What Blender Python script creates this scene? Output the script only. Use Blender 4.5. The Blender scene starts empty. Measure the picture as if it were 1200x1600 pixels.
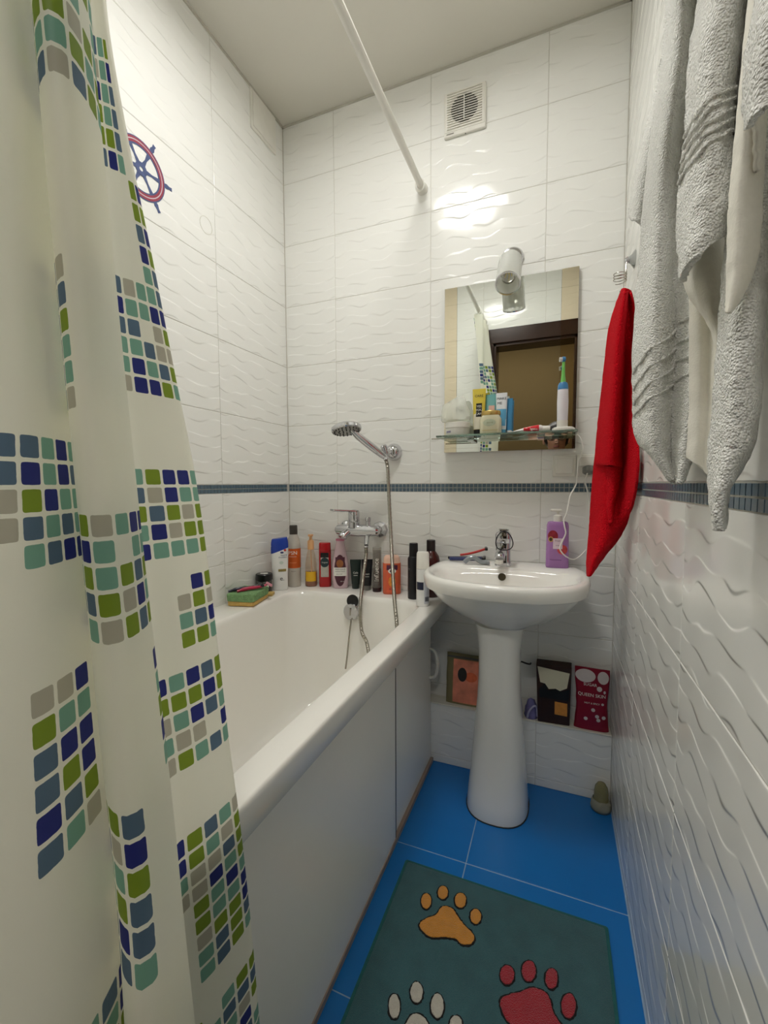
import bpy, bmesh, math, random
from mathutils import Vector, Matrix, Euler, noise
R_ = math.radians
random.seed(7)
scene = bpy.context.scene
COL = scene.collection

# ------------------------------------------------------------------ camera, world, exposure
YAW, PITCH, ROLL = 0.3803, 0.0648, -0.0045
CAM = Vector((1.088, -1.6042, 1.0612))
F_ = Vector((-math.sin(YAW) * math.cos(PITCH), math.cos(YAW) * math.cos(PITCH), -math.sin(PITCH)))
R0 = Vector((math.cos(YAW), math.sin(YAW), 0)); U0 = R0.cross(F_)
RR = R0 * math.cos(ROLL) + U0 * math.sin(ROLL); UU = -R0 * math.sin(ROLL) + U0 * math.cos(ROLL)
cd = bpy.data.cameras.new('camera'); cam = bpy.data.objects.new('camera', cd); COL.objects.link(cam)
cd.sensor_fit = 'HORIZONTAL'; cd.sensor_width = 36; cd.lens = 673.957 / 1200 * 36
cd.clip_start = 0.01; cd.clip_end = 50
cam.matrix_world = Matrix(((RR.x, UU.x, -F_.x, CAM.x), (RR.y, UU.y, -F_.y, CAM.y), (RR.z, UU.z, -F_.z, CAM.z), (0, 0, 0, 1)))
scene.camera = cam
world = bpy.data.worlds.new('world'); scene.world = world; world.use_nodes = True
world.node_tree.nodes['Background'].inputs[0].default_value = (0.5, 0.47, 0.42, 1)
world.node_tree.nodes['Background'].inputs[1].default_value = 0.02
vs = scene.view_settings
vs.view_transform = 'Standard'; vs.look = 'None'; vs.gamma = 1; vs.use_curve_mapping = False
vs.exposure = 0.24
scene.cycles.max_bounces = 18; scene.cycles.diffuse_bounces = 12; scene.cycles.glossy_bounces = 8; scene.cycles.transmission_bounces = 12
LAMP_POWER = 31.0          # emission of the ceiling lamp's diffuser
W, ZC, ZB, ZS = 1.274, 2.5413, 1.0615, 1.0306      # room width, ceiling, mosaic band top and bottom
DOOR_Y = -1.5

# ------------------------------------------------------------------ materials
def lin(c):
    f = lambda v: v / 12.92 if v <= .04045 else ((v + .055) / 1.055) ** 2.4
    return tuple(f(v / 255) for v in c)
def nd(nt, typ, **kw):
    n = nt.nodes.new(typ)
    for k, v in kw.items(): setattr(n, k, v)
    return n
def math_(nt, op, a, b=None, c=None):
    n = nt.nodes.new('ShaderNodeMath'); n.operation = op
    for i, v in enumerate((a, b, c)):
        if v is None: continue
        if isinstance(v, (int, float)): n.inputs[i].default_value = v
        else: nt.links.new(v, n.inputs[i])
    return n.outputs[0]
MATS = {}
def M(name, col, rough=.5, metal=0, spec=.5, trans=0, ior=1.45, coat=0, var=.06, vscale=30, bump=None, emit=None, alpha=1, sheen=0, sss=0):
    """procedural principled material; col is sRGB 0-255"""
    if name in MATS: return MATS[name]
    m = bpy.data.materials.new(name); m.use_nodes = True; nt = m.node_tree
    b = nt.nodes['Principled BSDF']; c = lin(col)
    b.inputs['Roughness'].default_value = rough; b.inputs['Metallic'].default_value = metal
    b.inputs['Specular IOR Level'].default_value = spec; b.inputs['Transmission Weight'].default_value = trans
    b.inputs['IOR'].default_value = ior; b.inputs['Coat Weight'].default_value = coat
    b.inputs['Alpha'].default_value = alpha; b.inputs['Sheen Weight'].default_value = sheen
    tc = nd(nt, 'ShaderNodeTexCoord')
    no = nd(nt, 'ShaderNodeTexNoise'); no.inputs['Scale'].default_value = vscale; no.inputs['Detail'].default_value = 3
    nt.links.new(tc.outputs['Object'], no.inputs['Vector'])
    mr = nd(nt, 'ShaderNodeMapRange'); mr.inputs['To Min'].default_value = 1 - var; mr.inputs['To Max'].default_value = 1 + var
    nt.links.new(no.outputs['Fac'], mr.inputs['Value'])
    mx = nd(nt, 'ShaderNodeMix', data_type='RGBA', blend_type='MULTIPLY'); mx.inputs[0].default_value = 1
    mx.inputs[6].default_value = (*c, 1); nt.links.new(mr.outputs[0], mx.inputs[7])
    nt.links.new(mx.outputs[2], b.inputs['Base Color'])
    if bump:
        n2 = nd(nt, 'ShaderNodeTexNoise'); n2.inputs['Scale'].default_value = bump[0]; n2.inputs['Detail'].default_value = 4
        nt.links.new(tc.outputs['Object'], n2.inputs['Vector'])
        bp = nd(nt, 'ShaderNodeBump'); bp.inputs['Strength'].default_value = bump[1]; bp.inputs['Distance'].default_value = bump[2]
        nt.links.new(n2.outputs['Fac'], bp.inputs['Height']); nt.links.new(bp.outputs[0], b.inputs['Normal'])
    if emit:
        b.inputs['Emission Color'].default_value = (*emit[0], 1); b.inputs['Emission Strength'].default_value = emit[1]
    MATS[name] = m
    return m

def tile_material():
    """white glazed wall tile with a checkered pattern of shallow wavy ripples"""
    m = M('wall_tile_glaze', (236, 236, 232), rough=.12, spec=.36, var=.015, vscale=6)
    nt = m.node_tree; b = nt.nodes['Principled BSDF']
    uv = nd(nt, 'ShaderNodeUVMap'); sp = nd(nt, 'ShaderNodeSeparateXYZ'); nt.links.new(uv.outputs[0], sp.inputs[0])
    u, v = sp.outputs[0], sp.outputs[1]
    no = nd(nt, 'ShaderNodeTexNoise'); no.inputs['Scale'].default_value = 11; no.inputs['Detail'].default_value = 0
    nt.links.new(uv.outputs[0], no.inputs['Vector'])
    n0 = math_(nt, 'SUBTRACT', no.outputs['Fac'], .5)
    vv = math_(nt, 'MULTIPLY_ADD', n0, .055, v)
    wv = math_(nt, 'MULTIPLY', math_(nt, 'SINE', math_(nt, 'MULTIPLY', u, math.pi / .055)), .0022)
    vv = math_(nt, 'ADD', vv, wv)
    s = math_(nt, 'SINE', math_(nt, 'MULTIPLY', vv, math.pi / .0417))
    st = math_(nt, 'TANH', math_(nt, 'MULTIPLY', s, 8.0))
    c = math_(nt, 'COSINE', math_(nt, 'MULTIPLY', u, math.pi / .1))
    hgt = math_(nt, 'MULTIPLY', st, c)
    bp = nd(nt, 'ShaderNodeBump'); bp.inputs['Strength'].default_value = 1; bp.inputs['Distance'].default_value = .00075
    nt.links.new(hgt, bp.inputs['Height']); nt.links.new(bp.outputs[0], b.inputs['Normal'])
    return m
TILE = tile_material()
GROUT = M('wall_grout', (206, 203, 194), .85, var=.08)
WHITE_PL = M('white_plastic', (228, 226, 218), .32)
CERAMIC = M('white_ceramic', (238, 237, 232), .07, coat=.3, var=.01, vscale=5)
ACRYL = M('white_acrylic', (240, 238, 232), .12, coat=.2, var=.015, vscale=4)
CHROME = M('chrome', (205, 205, 208), .08, metal=1, var=.03)
STEEL = M('brushed_steel', (170, 165, 155), .25, metal=1, var=.06)
BLACK = M('black_plastic', (18, 18, 20), .3)
GLASS = M('clear_glass', (240, 248, 244), .02, trans=1, ior=1.45, var=.0)

# ------------------------------------------------------------------ mesh helpers
def catmull(P, n, closed=False):
    P = [Vector(p) for p in P]; m = len(P); res = []
    for i in range(m if closed else m - 1):
        if closed: p0, p1, p2, p3 = P[i - 1], P[i], P[(i + 1) % m], P[(i + 2) % m]
        else: p0, p1, p2, p3 = P[max(i - 1, 0)], P[i], P[i + 1], P[min(i + 2, m - 1)]
        for k in range(n):
            t = k / n
            res.append(.5 * ((2 * p1) + (-p0 + p2) * t + (2 * p0 - 5 * p1 + 4 * p2 - p3) * t * t + (-p0 + 3 * p1 - 3 * p2 + p3) * t ** 3))
    if not closed: res.append(P[-1])
    return res
class MB:
    def __init__(s): s.v = []; s.f = []
    def add(s, v, f):
        o = len(s.v); s.v += [tuple(a) for a in v]; s.f += [tuple(i + o for i in q) for q in f]; return s
    def box(s, x0, x1, y0, y1, z0, z1):
        return s.add([(x, y, z) for z in (z0, z1) for y in (y0, y1) for x in (x0, x1)],
                     [(0, 2, 3, 1), (4, 5, 7, 6), (0, 1, 5, 4), (2, 6, 7, 3), (0, 4, 6, 2), (1, 3, 7, 5)])
    def rings(s, rs, cap0=True, cap1=True, closed=True):
        n = len(rs[0]); v = [p for r in rs for p in r]; f = []
        for i in range(len(rs) - 1):
            for j in range(n if closed else n - 1):
                k = (j + 1) % n
                f.append((i * n + j, i * n + k, (i + 1) * n + k, (i + 1) * n + j))
        if cap0 and closed: f.append(tuple(range(n))[::-1])
        if cap1 and closed: f.append(tuple((len(rs) - 1) * n + j for j in range(n)))
        return s.add(v, f)
    def lathe(s, prof, seg=24, c=(0, 0, 0), axis=(0, 0, 1), cap0=True, cap1=True):
        q = Vector((0, 0, 1)).rotation_difference(Vector(axis).normalized()); c = Vector(c)
        rs = [[c + q @ Vector((r * math.cos(2 * math.pi * j / seg), r * math.sin(2 * math.pi * j / seg), z)) for j in range(seg)] for r, z in prof]
        return s.rings(rs, cap0, cap1)
    def tube(s, path, r, seg=10, cap=True, closed=False):
        P = [Vector(p) for p in path]; n = len(P)
        T = []
        for i in range(n):
            a = P[i - 1] if (i or closed) else P[0]; b = P[(i + 1) % n] if (i < n - 1 or closed) else P[-1]
            T.append((b - a).normalized())
        nrm = T[0].orthogonal().normalized(); rs = []
        for i in range(n):
            nrm = (nrm - T[i] * nrm.dot(T[i])).normalized(); bi = T[i].cross(nrm)
            rad = r[i] if isinstance(r, (list, tuple)) else r
            rs.append([P[i] + rad * (math.cos(2 * math.pi * j / seg) * nrm + math.sin(2 * math.pi * j / seg) * bi) for j in range(seg)])
        if closed: rs.append(rs[0]); return s.rings(rs, False, False)
        return s.rings(rs, cap, cap)
    def prism(s, poly, z0, z1):
        n = len(poly)
        return s.rings([[(x, y, z0) for x, y in poly], [(x, y, z1) for x, y in poly]])
    def sphere(s, c, r, seg=16, rg=10):
        rx, ry, rz = r if isinstance(r, (tuple, list)) else (r, r, r)
        rs = []
        for i in range(1, rg):
            a = math.pi * i / rg
            rs.append([(c[0] + rx * math.sin(a) * math.cos(2 * math.pi * j / seg), c[1] + ry * math.sin(a) * math.sin(2 * math.pi * j / seg), c[2] - rz * math.cos(a)) for j in range(seg)])
        return s.rings(rs)
    def xf(s, mat, start=0):
        s.v[start:] = [tuple(mat @ Vector(p)) for p in s.v[start:]]; return s
    def build(s, name, mat, parent=None, smooth=True, angle=35, w=False, bevel=0, seg=2, solid=0, sub=0, offset=0):
        if w and parent:
            o = parent
            while o.parent: o = o.parent
            l = o.location; s.v = [(x - l.x, y - l.y, z - l.z) for x, y, z in s.v]
        me = bpy.data.meshes.new(name); me.from_pydata(s.v, [], s.f)
        bm = bmesh.new(); bm.from_mesh(me); bmesh.ops.remove_doubles(bm, verts=bm.verts, dist=1e-6)
        bmesh.ops.recalc_face_normals(bm, faces=bm.faces); bm.to_mesh(me); bm.free()
        if smooth:
            me.polygons.foreach_set('use_smooth', [True] * len(me.polygons)); me.set_sharp_from_angle(angle=R_(angle))
        return link(name, me, mat, parent, bevel, seg, solid, sub, offset)
def link(name, me, mat, parent=None, bevel=0, seg=2, solid=0, sub=0, offset=0):
    if mat: me.materials.clear(); me.materials.append(mat)
    o = bpy.data.objects.new(name, me); COL.objects.link(o)
    if parent: o.parent = parent
    if solid:
        d = o.modifiers.new('solid', 'SOLIDIFY'); d.thickness = solid; d.offset = offset
    if bevel:
        d = o.modifiers.new('bevel', 'BEVEL'); d.width = bevel; d.segments = seg; d.limit_method = 'ANGLE'; d.angle_limit = R_(40)
    if sub:
        d = o.modifiers.new('sub', 'SUBSURF'); d.levels = sub; d.render_levels = sub
    return o
def tag(o, label=None, cat=None, group=None, kind=None):
    if label: o['label'] = label
    if cat: o['category'] = cat
    if group: o['group'] = group
    if kind: o['kind'] = kind
    return o
def thing(name, label, cat, loc=(0, 0, 0), rz=0, group=None):
    o = bpy.data.objects.new(name, None); COL.objects.link(o); o.location = loc; o.rotation_euler = (0, 0, rz)
    o.empty_display_size = .02
    return tag(o, label, cat, group)
def struct(o, label=None, cat=None): return tag(o, label, cat, kind='structure')
def text_geo(s, size):
    cu = bpy.data.curves.new('t', 'FONT'); cu.body = s; cu.size = size; cu.align_x = 'CENTER'; cu.align_y = 'CENTER'; cu.resolution_u = 2
    o = bpy.data.objects.new('t', cu); me = bpy.data.meshes.new_from_object(o)
    v = [tuple(p.co) for p in me.vertices]; f = [tuple(p.vertices) for p in me.polygons]
    bpy.data.objects.remove(o); bpy.data.meshes.remove(me)
    return v, f
def text_flat(s, size, c, right, up, nrm, eps=.0004, sx=1):
    """lettering on a flat face; returns an MB"""
    v, f = text_geo(s, size); c = Vector(c); r = Vector(right); u = Vector(up); n = Vector(nrm)
    return MB().add([c + r * x * sx + u * y + n * eps for x, y, z in v], f)
# bottles as stacks of superellipse sections (z, rx, ry, n), front faces local -Y
def sec_at(secs, z):
    if z <= secs[0][0]: return secs[0][1:]
    for a, b in zip(secs, secs[1:]):
        if a[0] <= z <= b[0]:
            t = (z - a[0]) / max(b[0] - a[0], 1e-9); return tuple(a[i] * (1 - t) + b[i] * t for i in (1, 2, 3))
    return secs[-1][1:]
def sect(secs, seg=28, cap0=True, cap1=True):
    rs = []
    for z, rx, ry, n in secs:
        r = []
        for j in range(seg):
            t = 2 * math.pi * (j + .5) / seg; c, s_ = math.cos(t), math.sin(t)
            r.append((rx * math.copysign(abs(c) ** (2 / n), c), ry * math.copysign(abs(s_) ** (2 / n), s_), z))
        rs.append(r)
    return MB().rings(rs, cap0, cap1)
def front(secs, x, z, eps=.0005):
    rx, ry, n = sec_at(secs, z); q = min(abs(x / rx), .999)
    return (x, -ry * (1 - q ** n) ** (1 / n) - eps, z)
def lab_rect(secs, x0, x1, z0, z1, eps=.0005, nx=10, nz=6, shape=None):
    mb = MB(); v = []; f = []
    for j in range(nz + 1):
        for i in range(nx + 1):
            a, b = i / nx * 2 - 1, j / nz * 2 - 1
            if shape == 'oval': a, b = a * math.sqrt(1 - b * b / 2), b * math.sqrt(1 - a * a / 2)
            v.append(front(secs, (x0 + x1) / 2 + a * (x1 - x0) / 2, (z0 + z1) / 2 + b * (z1 - z0) / 2, eps))
    for j in range(nz):
        for i in range(nx):
            k = j * (nx + 1) + i; f.append((k, k + 1, k + nx + 2, k + nx + 1))
    return mb.add(v, f)
def lab_text(secs, s, size, x, z, eps=.0009, vert=False, sx=1):
    v, f = text_geo(s, size); p = []
    for a, b, _ in v:
        if vert: a, b = -b, a
        p.append(front(secs, x + a * sx, z + b, eps))
    return MB().add(p, f)
def disc(c, r, nrm, t=.001, seg=20): return MB().lathe([(r, 0), (r, t)], seg, c, nrm)
def rrect(x0, x1, y0, y1, r, z, n=8):
    o = []
    for cx, cy, a0 in ((x1 - r, y1 - r, 0), (x0 + r, y1 - r, 90), (x0 + r, y0 + r, 180), (x1 - r, y0 + r, 270)):
        for k in range(n + 1):
            a = R_(a0 + 90 * k / n); o.append((cx + r * math.cos(a), cy + r * math.sin(a), z))
    return o
def loft(grid, nu=6, nv=6, jitter=0, jscale=60):
    """cloth through a grid of control points"""
    g = [catmull(r, nu) for r in grid]
    cols = [catmull([g[i][j] for i in range(len(g))], nv) for j in range(len(g[0]))]
    nr, nc = len(cols[0]), len(cols)
    P = [[cols[j][i] for j in range(nc)] for i in range(nr)]
    if jitter:
        for i in range(nr):
            for j in range(nc):
                p = P[i][j]; P[i][j] = p + Vector(noise.noise_vector(p * jscale)) * jitter
    f = [(i * nc + j, i * nc + j + 1, (i + 1) * nc + j + 1, (i + 1) * nc + j) for i in range(nr - 1) for j in range(nc - 1)]
    return MB().add([p for r in P for p in r], f)

# ------------------------------------------------------------------ the room
TC = {}
def tile_mesh(w, h, u0, v0):
    k = (round(w, 4), round(h, 4), round(u0, 4), round(v0, 4))
    if k in TC: return TC[k]
    c, e, d = .0012, .0008, .004
    V = [(c, 0, c), (w - c, 0, c), (w - c, 0, h - c), (c, 0, h - c), (0, e, 0), (w, e, 0), (w, e, h), (0, e, h), (0, d, 0), (w, d, 0), (w, d, h), (0, d, h)]
    Fc = [(0, 1, 2, 3)] + [(4 + i, 4 + (i + 1) % 4, (i + 1) % 4, i) for i in range(4)] + [(8 + i, 8 + (i + 1) % 4, 4 + (i + 1) % 4, 4 + i) for i in range(4)]
    me = bpy.data.meshes.new('tile'); me.from_pydata(V, [], Fc); me.materials.append(TILE)
    uvl = me.uv_layers.new(name='UVMap')
    for lp in me.loops:
        p = V[lp.vertex_index]; uvl.data[lp.index].uv = (p[0] + u0, p[2] + v0)
    TC[k] = me
    return me
G = .0018
ROWS = [(ZB + k * .25, min(ZB + (k + 1) * .25, ZC), 0) for k in range(6)] + [(ZS - .25 * (k + 1), ZS - .25 * k, 0) for k in range(4)] + [(0, ZS - 1.0, .2194)]
def tiles(wall, spans, place, rows=ROWS):
    """spans: (u0, u1, phase); place(u, z) -> location, rotation about Z"""
    for a, b, ph in spans:
        for z0, z1, vp in rows:
            if z1 - z0 < .012 or b - a < .012: continue
            o = bpy.data.objects.new('tile', tile_mesh(b - a - G, z1 - z0 - G, ph, vp)); COL.objects.link(o)
            loc, rz = place(a + G / 2, z0 + G / 2); o.location = loc; o.rotation_euler = (0, 0, rz); o.parent = wall
XJ = [(0, .2374, .1626), (.2374, .6374, 0), (.6374, 1.0374, 0), (1.0374, W, 0)]
wb = struct(MB().box(-.1, W + .1, .0013, .12, -.05, ZC + .05).build('wall_back', GROUT, smooth=False), 'back wall of glossy white rippled tiles behind the basin')
tiles(wb, XJ, lambda u, z: ((u, 0, z), 0))
wl = struct(MB().box(-.12, -.0013, DOOR_Y - .1, .0013, -.05, ZC + .05).build('wall_left', GROUT, smooth=False), 'left wall of glossy white rippled tiles along the bathtub')
YL = [(-.407, -.002, 0), (-.81, -.407, 0), (-1.213, -.81, 0), (DOOR_Y, -1.213, .116)]
tiles(wl, YL, lambda u, z: ((0, u, z), R_(90)))
wr = struct(MB().box(W + .0013, W + .12, DOOR_Y - .1, .0013, -.05, ZC + .05).build('wall_right', GROUT, smooth=False), 'right wall of glossy white rippled tiles behind the towels')
YR = [(.002, .412, 0), (.412, .815, 0), (.815, 1.218, 0), (1.218, -DOOR_Y, 0)]
tiles(wr, YR, lambda u, z: ((W, -u, z), R_(-90)))
# wall with the door (seen in the mirror)
DX0, DX1, DZ = .66, 1.205, 2.02
mb = MB().box(-.1, DX0, DOOR_Y - .1, DOOR_Y - .0013, -.05, ZC + .05).box(DX1, W + .1, DOOR_Y - .1, DOOR_Y - .0013, -.05, ZC + .05).box(DX0, DX1, DOOR_Y - .1, DOOR_Y - .0013, DZ, ZC + .05)
wf = struct(mb.build('wall_front', GROUT, smooth=False), 'white tiled wall around the doorway, seen in the mirror')
def fp(u, z): return ((u, DOOR_Y, z), R_(180))
tiles(wf, [(.0, .2, 0), (.2, .6, 0)], lambda u, z: ((u + (.2 if u < .1 else .4) - G, DOOR_Y, z), R_(180)))
top = [(2.105, ZB + 1.25, .04), (ZB + 1.25, ZC, 0)]
tiles(wf, [(.6, 1.0, 0), (1.0, W, 0)], lambda u, z: ((u + (.4 if u < .9 else .274) - G, DOOR_Y, z), R_(180)), top)
CEIL = M('ceiling_matt_film', (214, 211, 201), .55, var=.01, vscale=3)
struct(MB().box(-.1, W + .1, DOOR_Y - .1, .1, ZC, ZC + .05).build('ceiling', CEIL, smooth=False), 'flat pale grey ceiling')
struct(MB().box(.0, W, -.006, 0, ZC - .006, ZC).box(0, .006, DOOR_Y, 0, ZC - .006, ZC).box(W - .006, W, DOOR_Y, 0, ZC - .006, ZC).build('trim_1', M('ceiling_bead', (190, 187, 176), .6), smooth=False), 'thin bead where walls meet the ceiling')
BLUE = M('blue_floor_tile', (24, 112, 186), .28, var=.05, vscale=9, bump=(60, .15, .0006))
FG = M('floor_grout', (150, 176, 202), .9, var=.15)
fl = struct(MB().box(-.1, W + .1, DOOR_Y - .1, .05, -.06, -.0012).build('floor', FG, smooth=False), 'bright blue tiled floor')
for x0, x1 in ((.073, .473), (.473, .873), (.873, 1.273)):
    for y0, y1 in ((-.055, 0), (-.46, -.055), (-.865, -.46), (-1.27, -.865), (-1.6, -1.27)):
        g = .0013
        MB().box(x0 + g, x1 - g, y0 + g, y1 - g, -.008, 0).build('tile', BLUE, fl, smooth=False, bevel=.0008, seg=1)
# mosaic band
MOS = M('mosaic_slate_glass', (86, 106, 120), .16, var=.25, vscale=70)
PM = .01545; GM = .0024
def mosaic_piece(): return MB().box(GM / 2, PM - GM / 2, -.0006, .004, GM / 2, PM - GM / 2)
mos = None
for wall, place, length in ((wr, lambda u: ((W, -u), R_(-90)), 1.5),):
    for i in range(int(length / PM)):
        for r in range(2):
            if mos is None:
                o = mosaic_piece().build('mosaic_tile', MOS, wall, smooth=False); mos = o.data
            else:
                o = bpy.data.objects.new('mosaic_tile', mos); COL.objects.link(o); o.parent = wall
            (x, y), rz = place(.004 + i * PM); o.location = (x, y, ZS + r * PM); o.rotation_euler = (0, 0, rz)
for wall, rot, off, length in ((wb, 0, (0, 0), W), (wl, R_(90), (0, -1.499), 1.498), (wf, R_(180), (.6, DOOR_Y), .6)):
    mb = MB()
    for i in range(int(length / PM)):
        for r in range(2):
            k = len(mb.v); mb.box(i * PM + GM / 2, (i + 1) * PM - GM / 2, -.0006, .004, r * PM + GM / 2, (r + 1) * PM - GM / 2)
    mb.xf(Matrix.Translation((off[0], off[1], ZS)) @ Matrix.Rotation(rot, 4, 'Z'))
    tag(mb.build('mosaic_band', MOS, wall, smooth=False), kind='stuff')
# tiled ledge under the basin
LY, LZ = -.058, .2306
lg = struct(MB().box(.60, W - .0005, LY + .0013, .002, 0, LZ - .002).build('wall_ledge', GROUT, smooth=False), 'low tiled ledge along the foot of the back wall')
tiles(lg, [(.6374, 1.0374, 0), (1.0374, W, 0)], lambda u, z: ((u, LY, z), 0), [(0, .03, .2194), (.03, LZ, 0)])
lt = M('ledge_top_tile', (222, 219, 207), .3)
for x0, x1 in ((.6, 1.0374), (1.0374, W - .001)): MB().box(x0 + .001, x1 - .001, LY - .004, -.0005, LZ - .002, LZ + .003).build('ledge_cap', lt, lg, smooth=False, bevel=.001)
# door frame and the dim hallway behind the camera
BROWN = M('dark_brown_door_wood', (48, 28, 18), .25, var=.25, vscale=14)
df = struct(MB().box(DX0, DX0 + .028, DOOR_Y - .14, DOOR_Y + .0, 0, DZ).build('door_1', BROWN, smooth=False, bevel=.003), 'dark brown door frame seen in the mirror')
MB().box(DX1 - .028, DX1, DOOR_Y - .14, DOOR_Y, 0, DZ).build('jamb', BROWN, df, smooth=False, bevel=.003)
MB().box(DX0, DX1, DOOR_Y - .14, DOOR_Y, DZ - .03, DZ).build('lintel', BROWN, df, smooth=False, bevel=.003)
MB().box(.60, DX0 + .012, DOOR_Y, DOOR_Y + .014, 0, DZ + .085).build('casing', BROWN, df, smooth=False, bevel=.004)
MB().box(DX1 - .012, W - .003, DOOR_Y, DOOR_Y + .014, 0, DZ + .085).build('casing', BROWN, df, smooth=False, bevel=.004)
MB().box(.60, W - .003, DOOR_Y, DOOR_Y + .015, DZ - .012, DZ + .085).build('casing', BROWN, df, smooth=False, bevel=.004)
TAN = M('tan_hall_paint', (84, 67, 30), .8, var=.06, vscale=5)
struct(MB().box(-.6, 2.4, -3.15, -3.05, 0, 2.6).build('wall_hall', TAN, smooth=False), 'tan painted hallway wall seen through the door in the mirror')
struct(MB().box(-.7, -.6, -3.15, -1.6, 0, 2.6).build('wall_hall_left', TAN, smooth=False), 'tan side wall of the hallway on the left')
struct(MB().box(2.4, 2.5, -3.15, -1.6, 0, 2.6).build('wall_hall_right', TAN, smooth=False), 'tan side wall of the hallway on the right')
struct(MB().box(-.6, 2.4, -3.1, -1.6, 2.56, 2.62).build('ceiling_hall', CEIL, smooth=False), 'pale ceiling of the hallway')
struct(MB().box(-.6, 2.4, -3.1, -1.6, -.05, 0).build('floor_hall', M('hall_laminate', (120, 84, 52), .4, var=.2, vscale=8), smooth=False), 'brown laminate floor of the hallway')
struct(MB().box(-.6, .0, -1.62, -1.58, 0, 2.6).box(W, 2.4, -1.62, -1.58, 0, 2.6).build('wall_hall_front', TAN, smooth=False), 'tan hallway wall beside the bathroom door')
# ceiling lamp (its light is the room's light)
lamp = thing('ceiling_lamp', 'round white ceiling lamp in the middle of the ceiling', 'lamp', (.637, -.755, ZC))
MB().lathe([(.182, 0), (.182, -.03), (.175, -.042), (.165, -.046), (.165, -.04)], 40, cap1=False).build('housing', WHITE_PL, lamp)
MB().lathe([(.0005, -.041), (.164, -.041), (.164, -.0395)], 40).build('diffuser', M('lamp_diffuser', (255, 250, 238), .5, emit=((1.0, .985, .955), LAMP_POWER)), lamp)
# added fill lamp, unseen behind the photographer; brightens the near end through the door
hl = thing('hall_fill_lamp', 'long white fill lamp added unseen on the hallway ceiling outside the bathroom door', 'lamp', (.58, -2.35, 2.56))
MB().box(-.82, .82, -.055, .055, -.035, 0).build('housing', WHITE_PL, hl, smooth=False, bevel=.006)
MB().box(-.80, .80, -.042, .042, -.041, -.035).build('diffuser', M('hall_fill_diffuser', (255, 248, 235), .5, emit=((1.0, .97, .92), 50)), hl, smooth=False)
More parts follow.
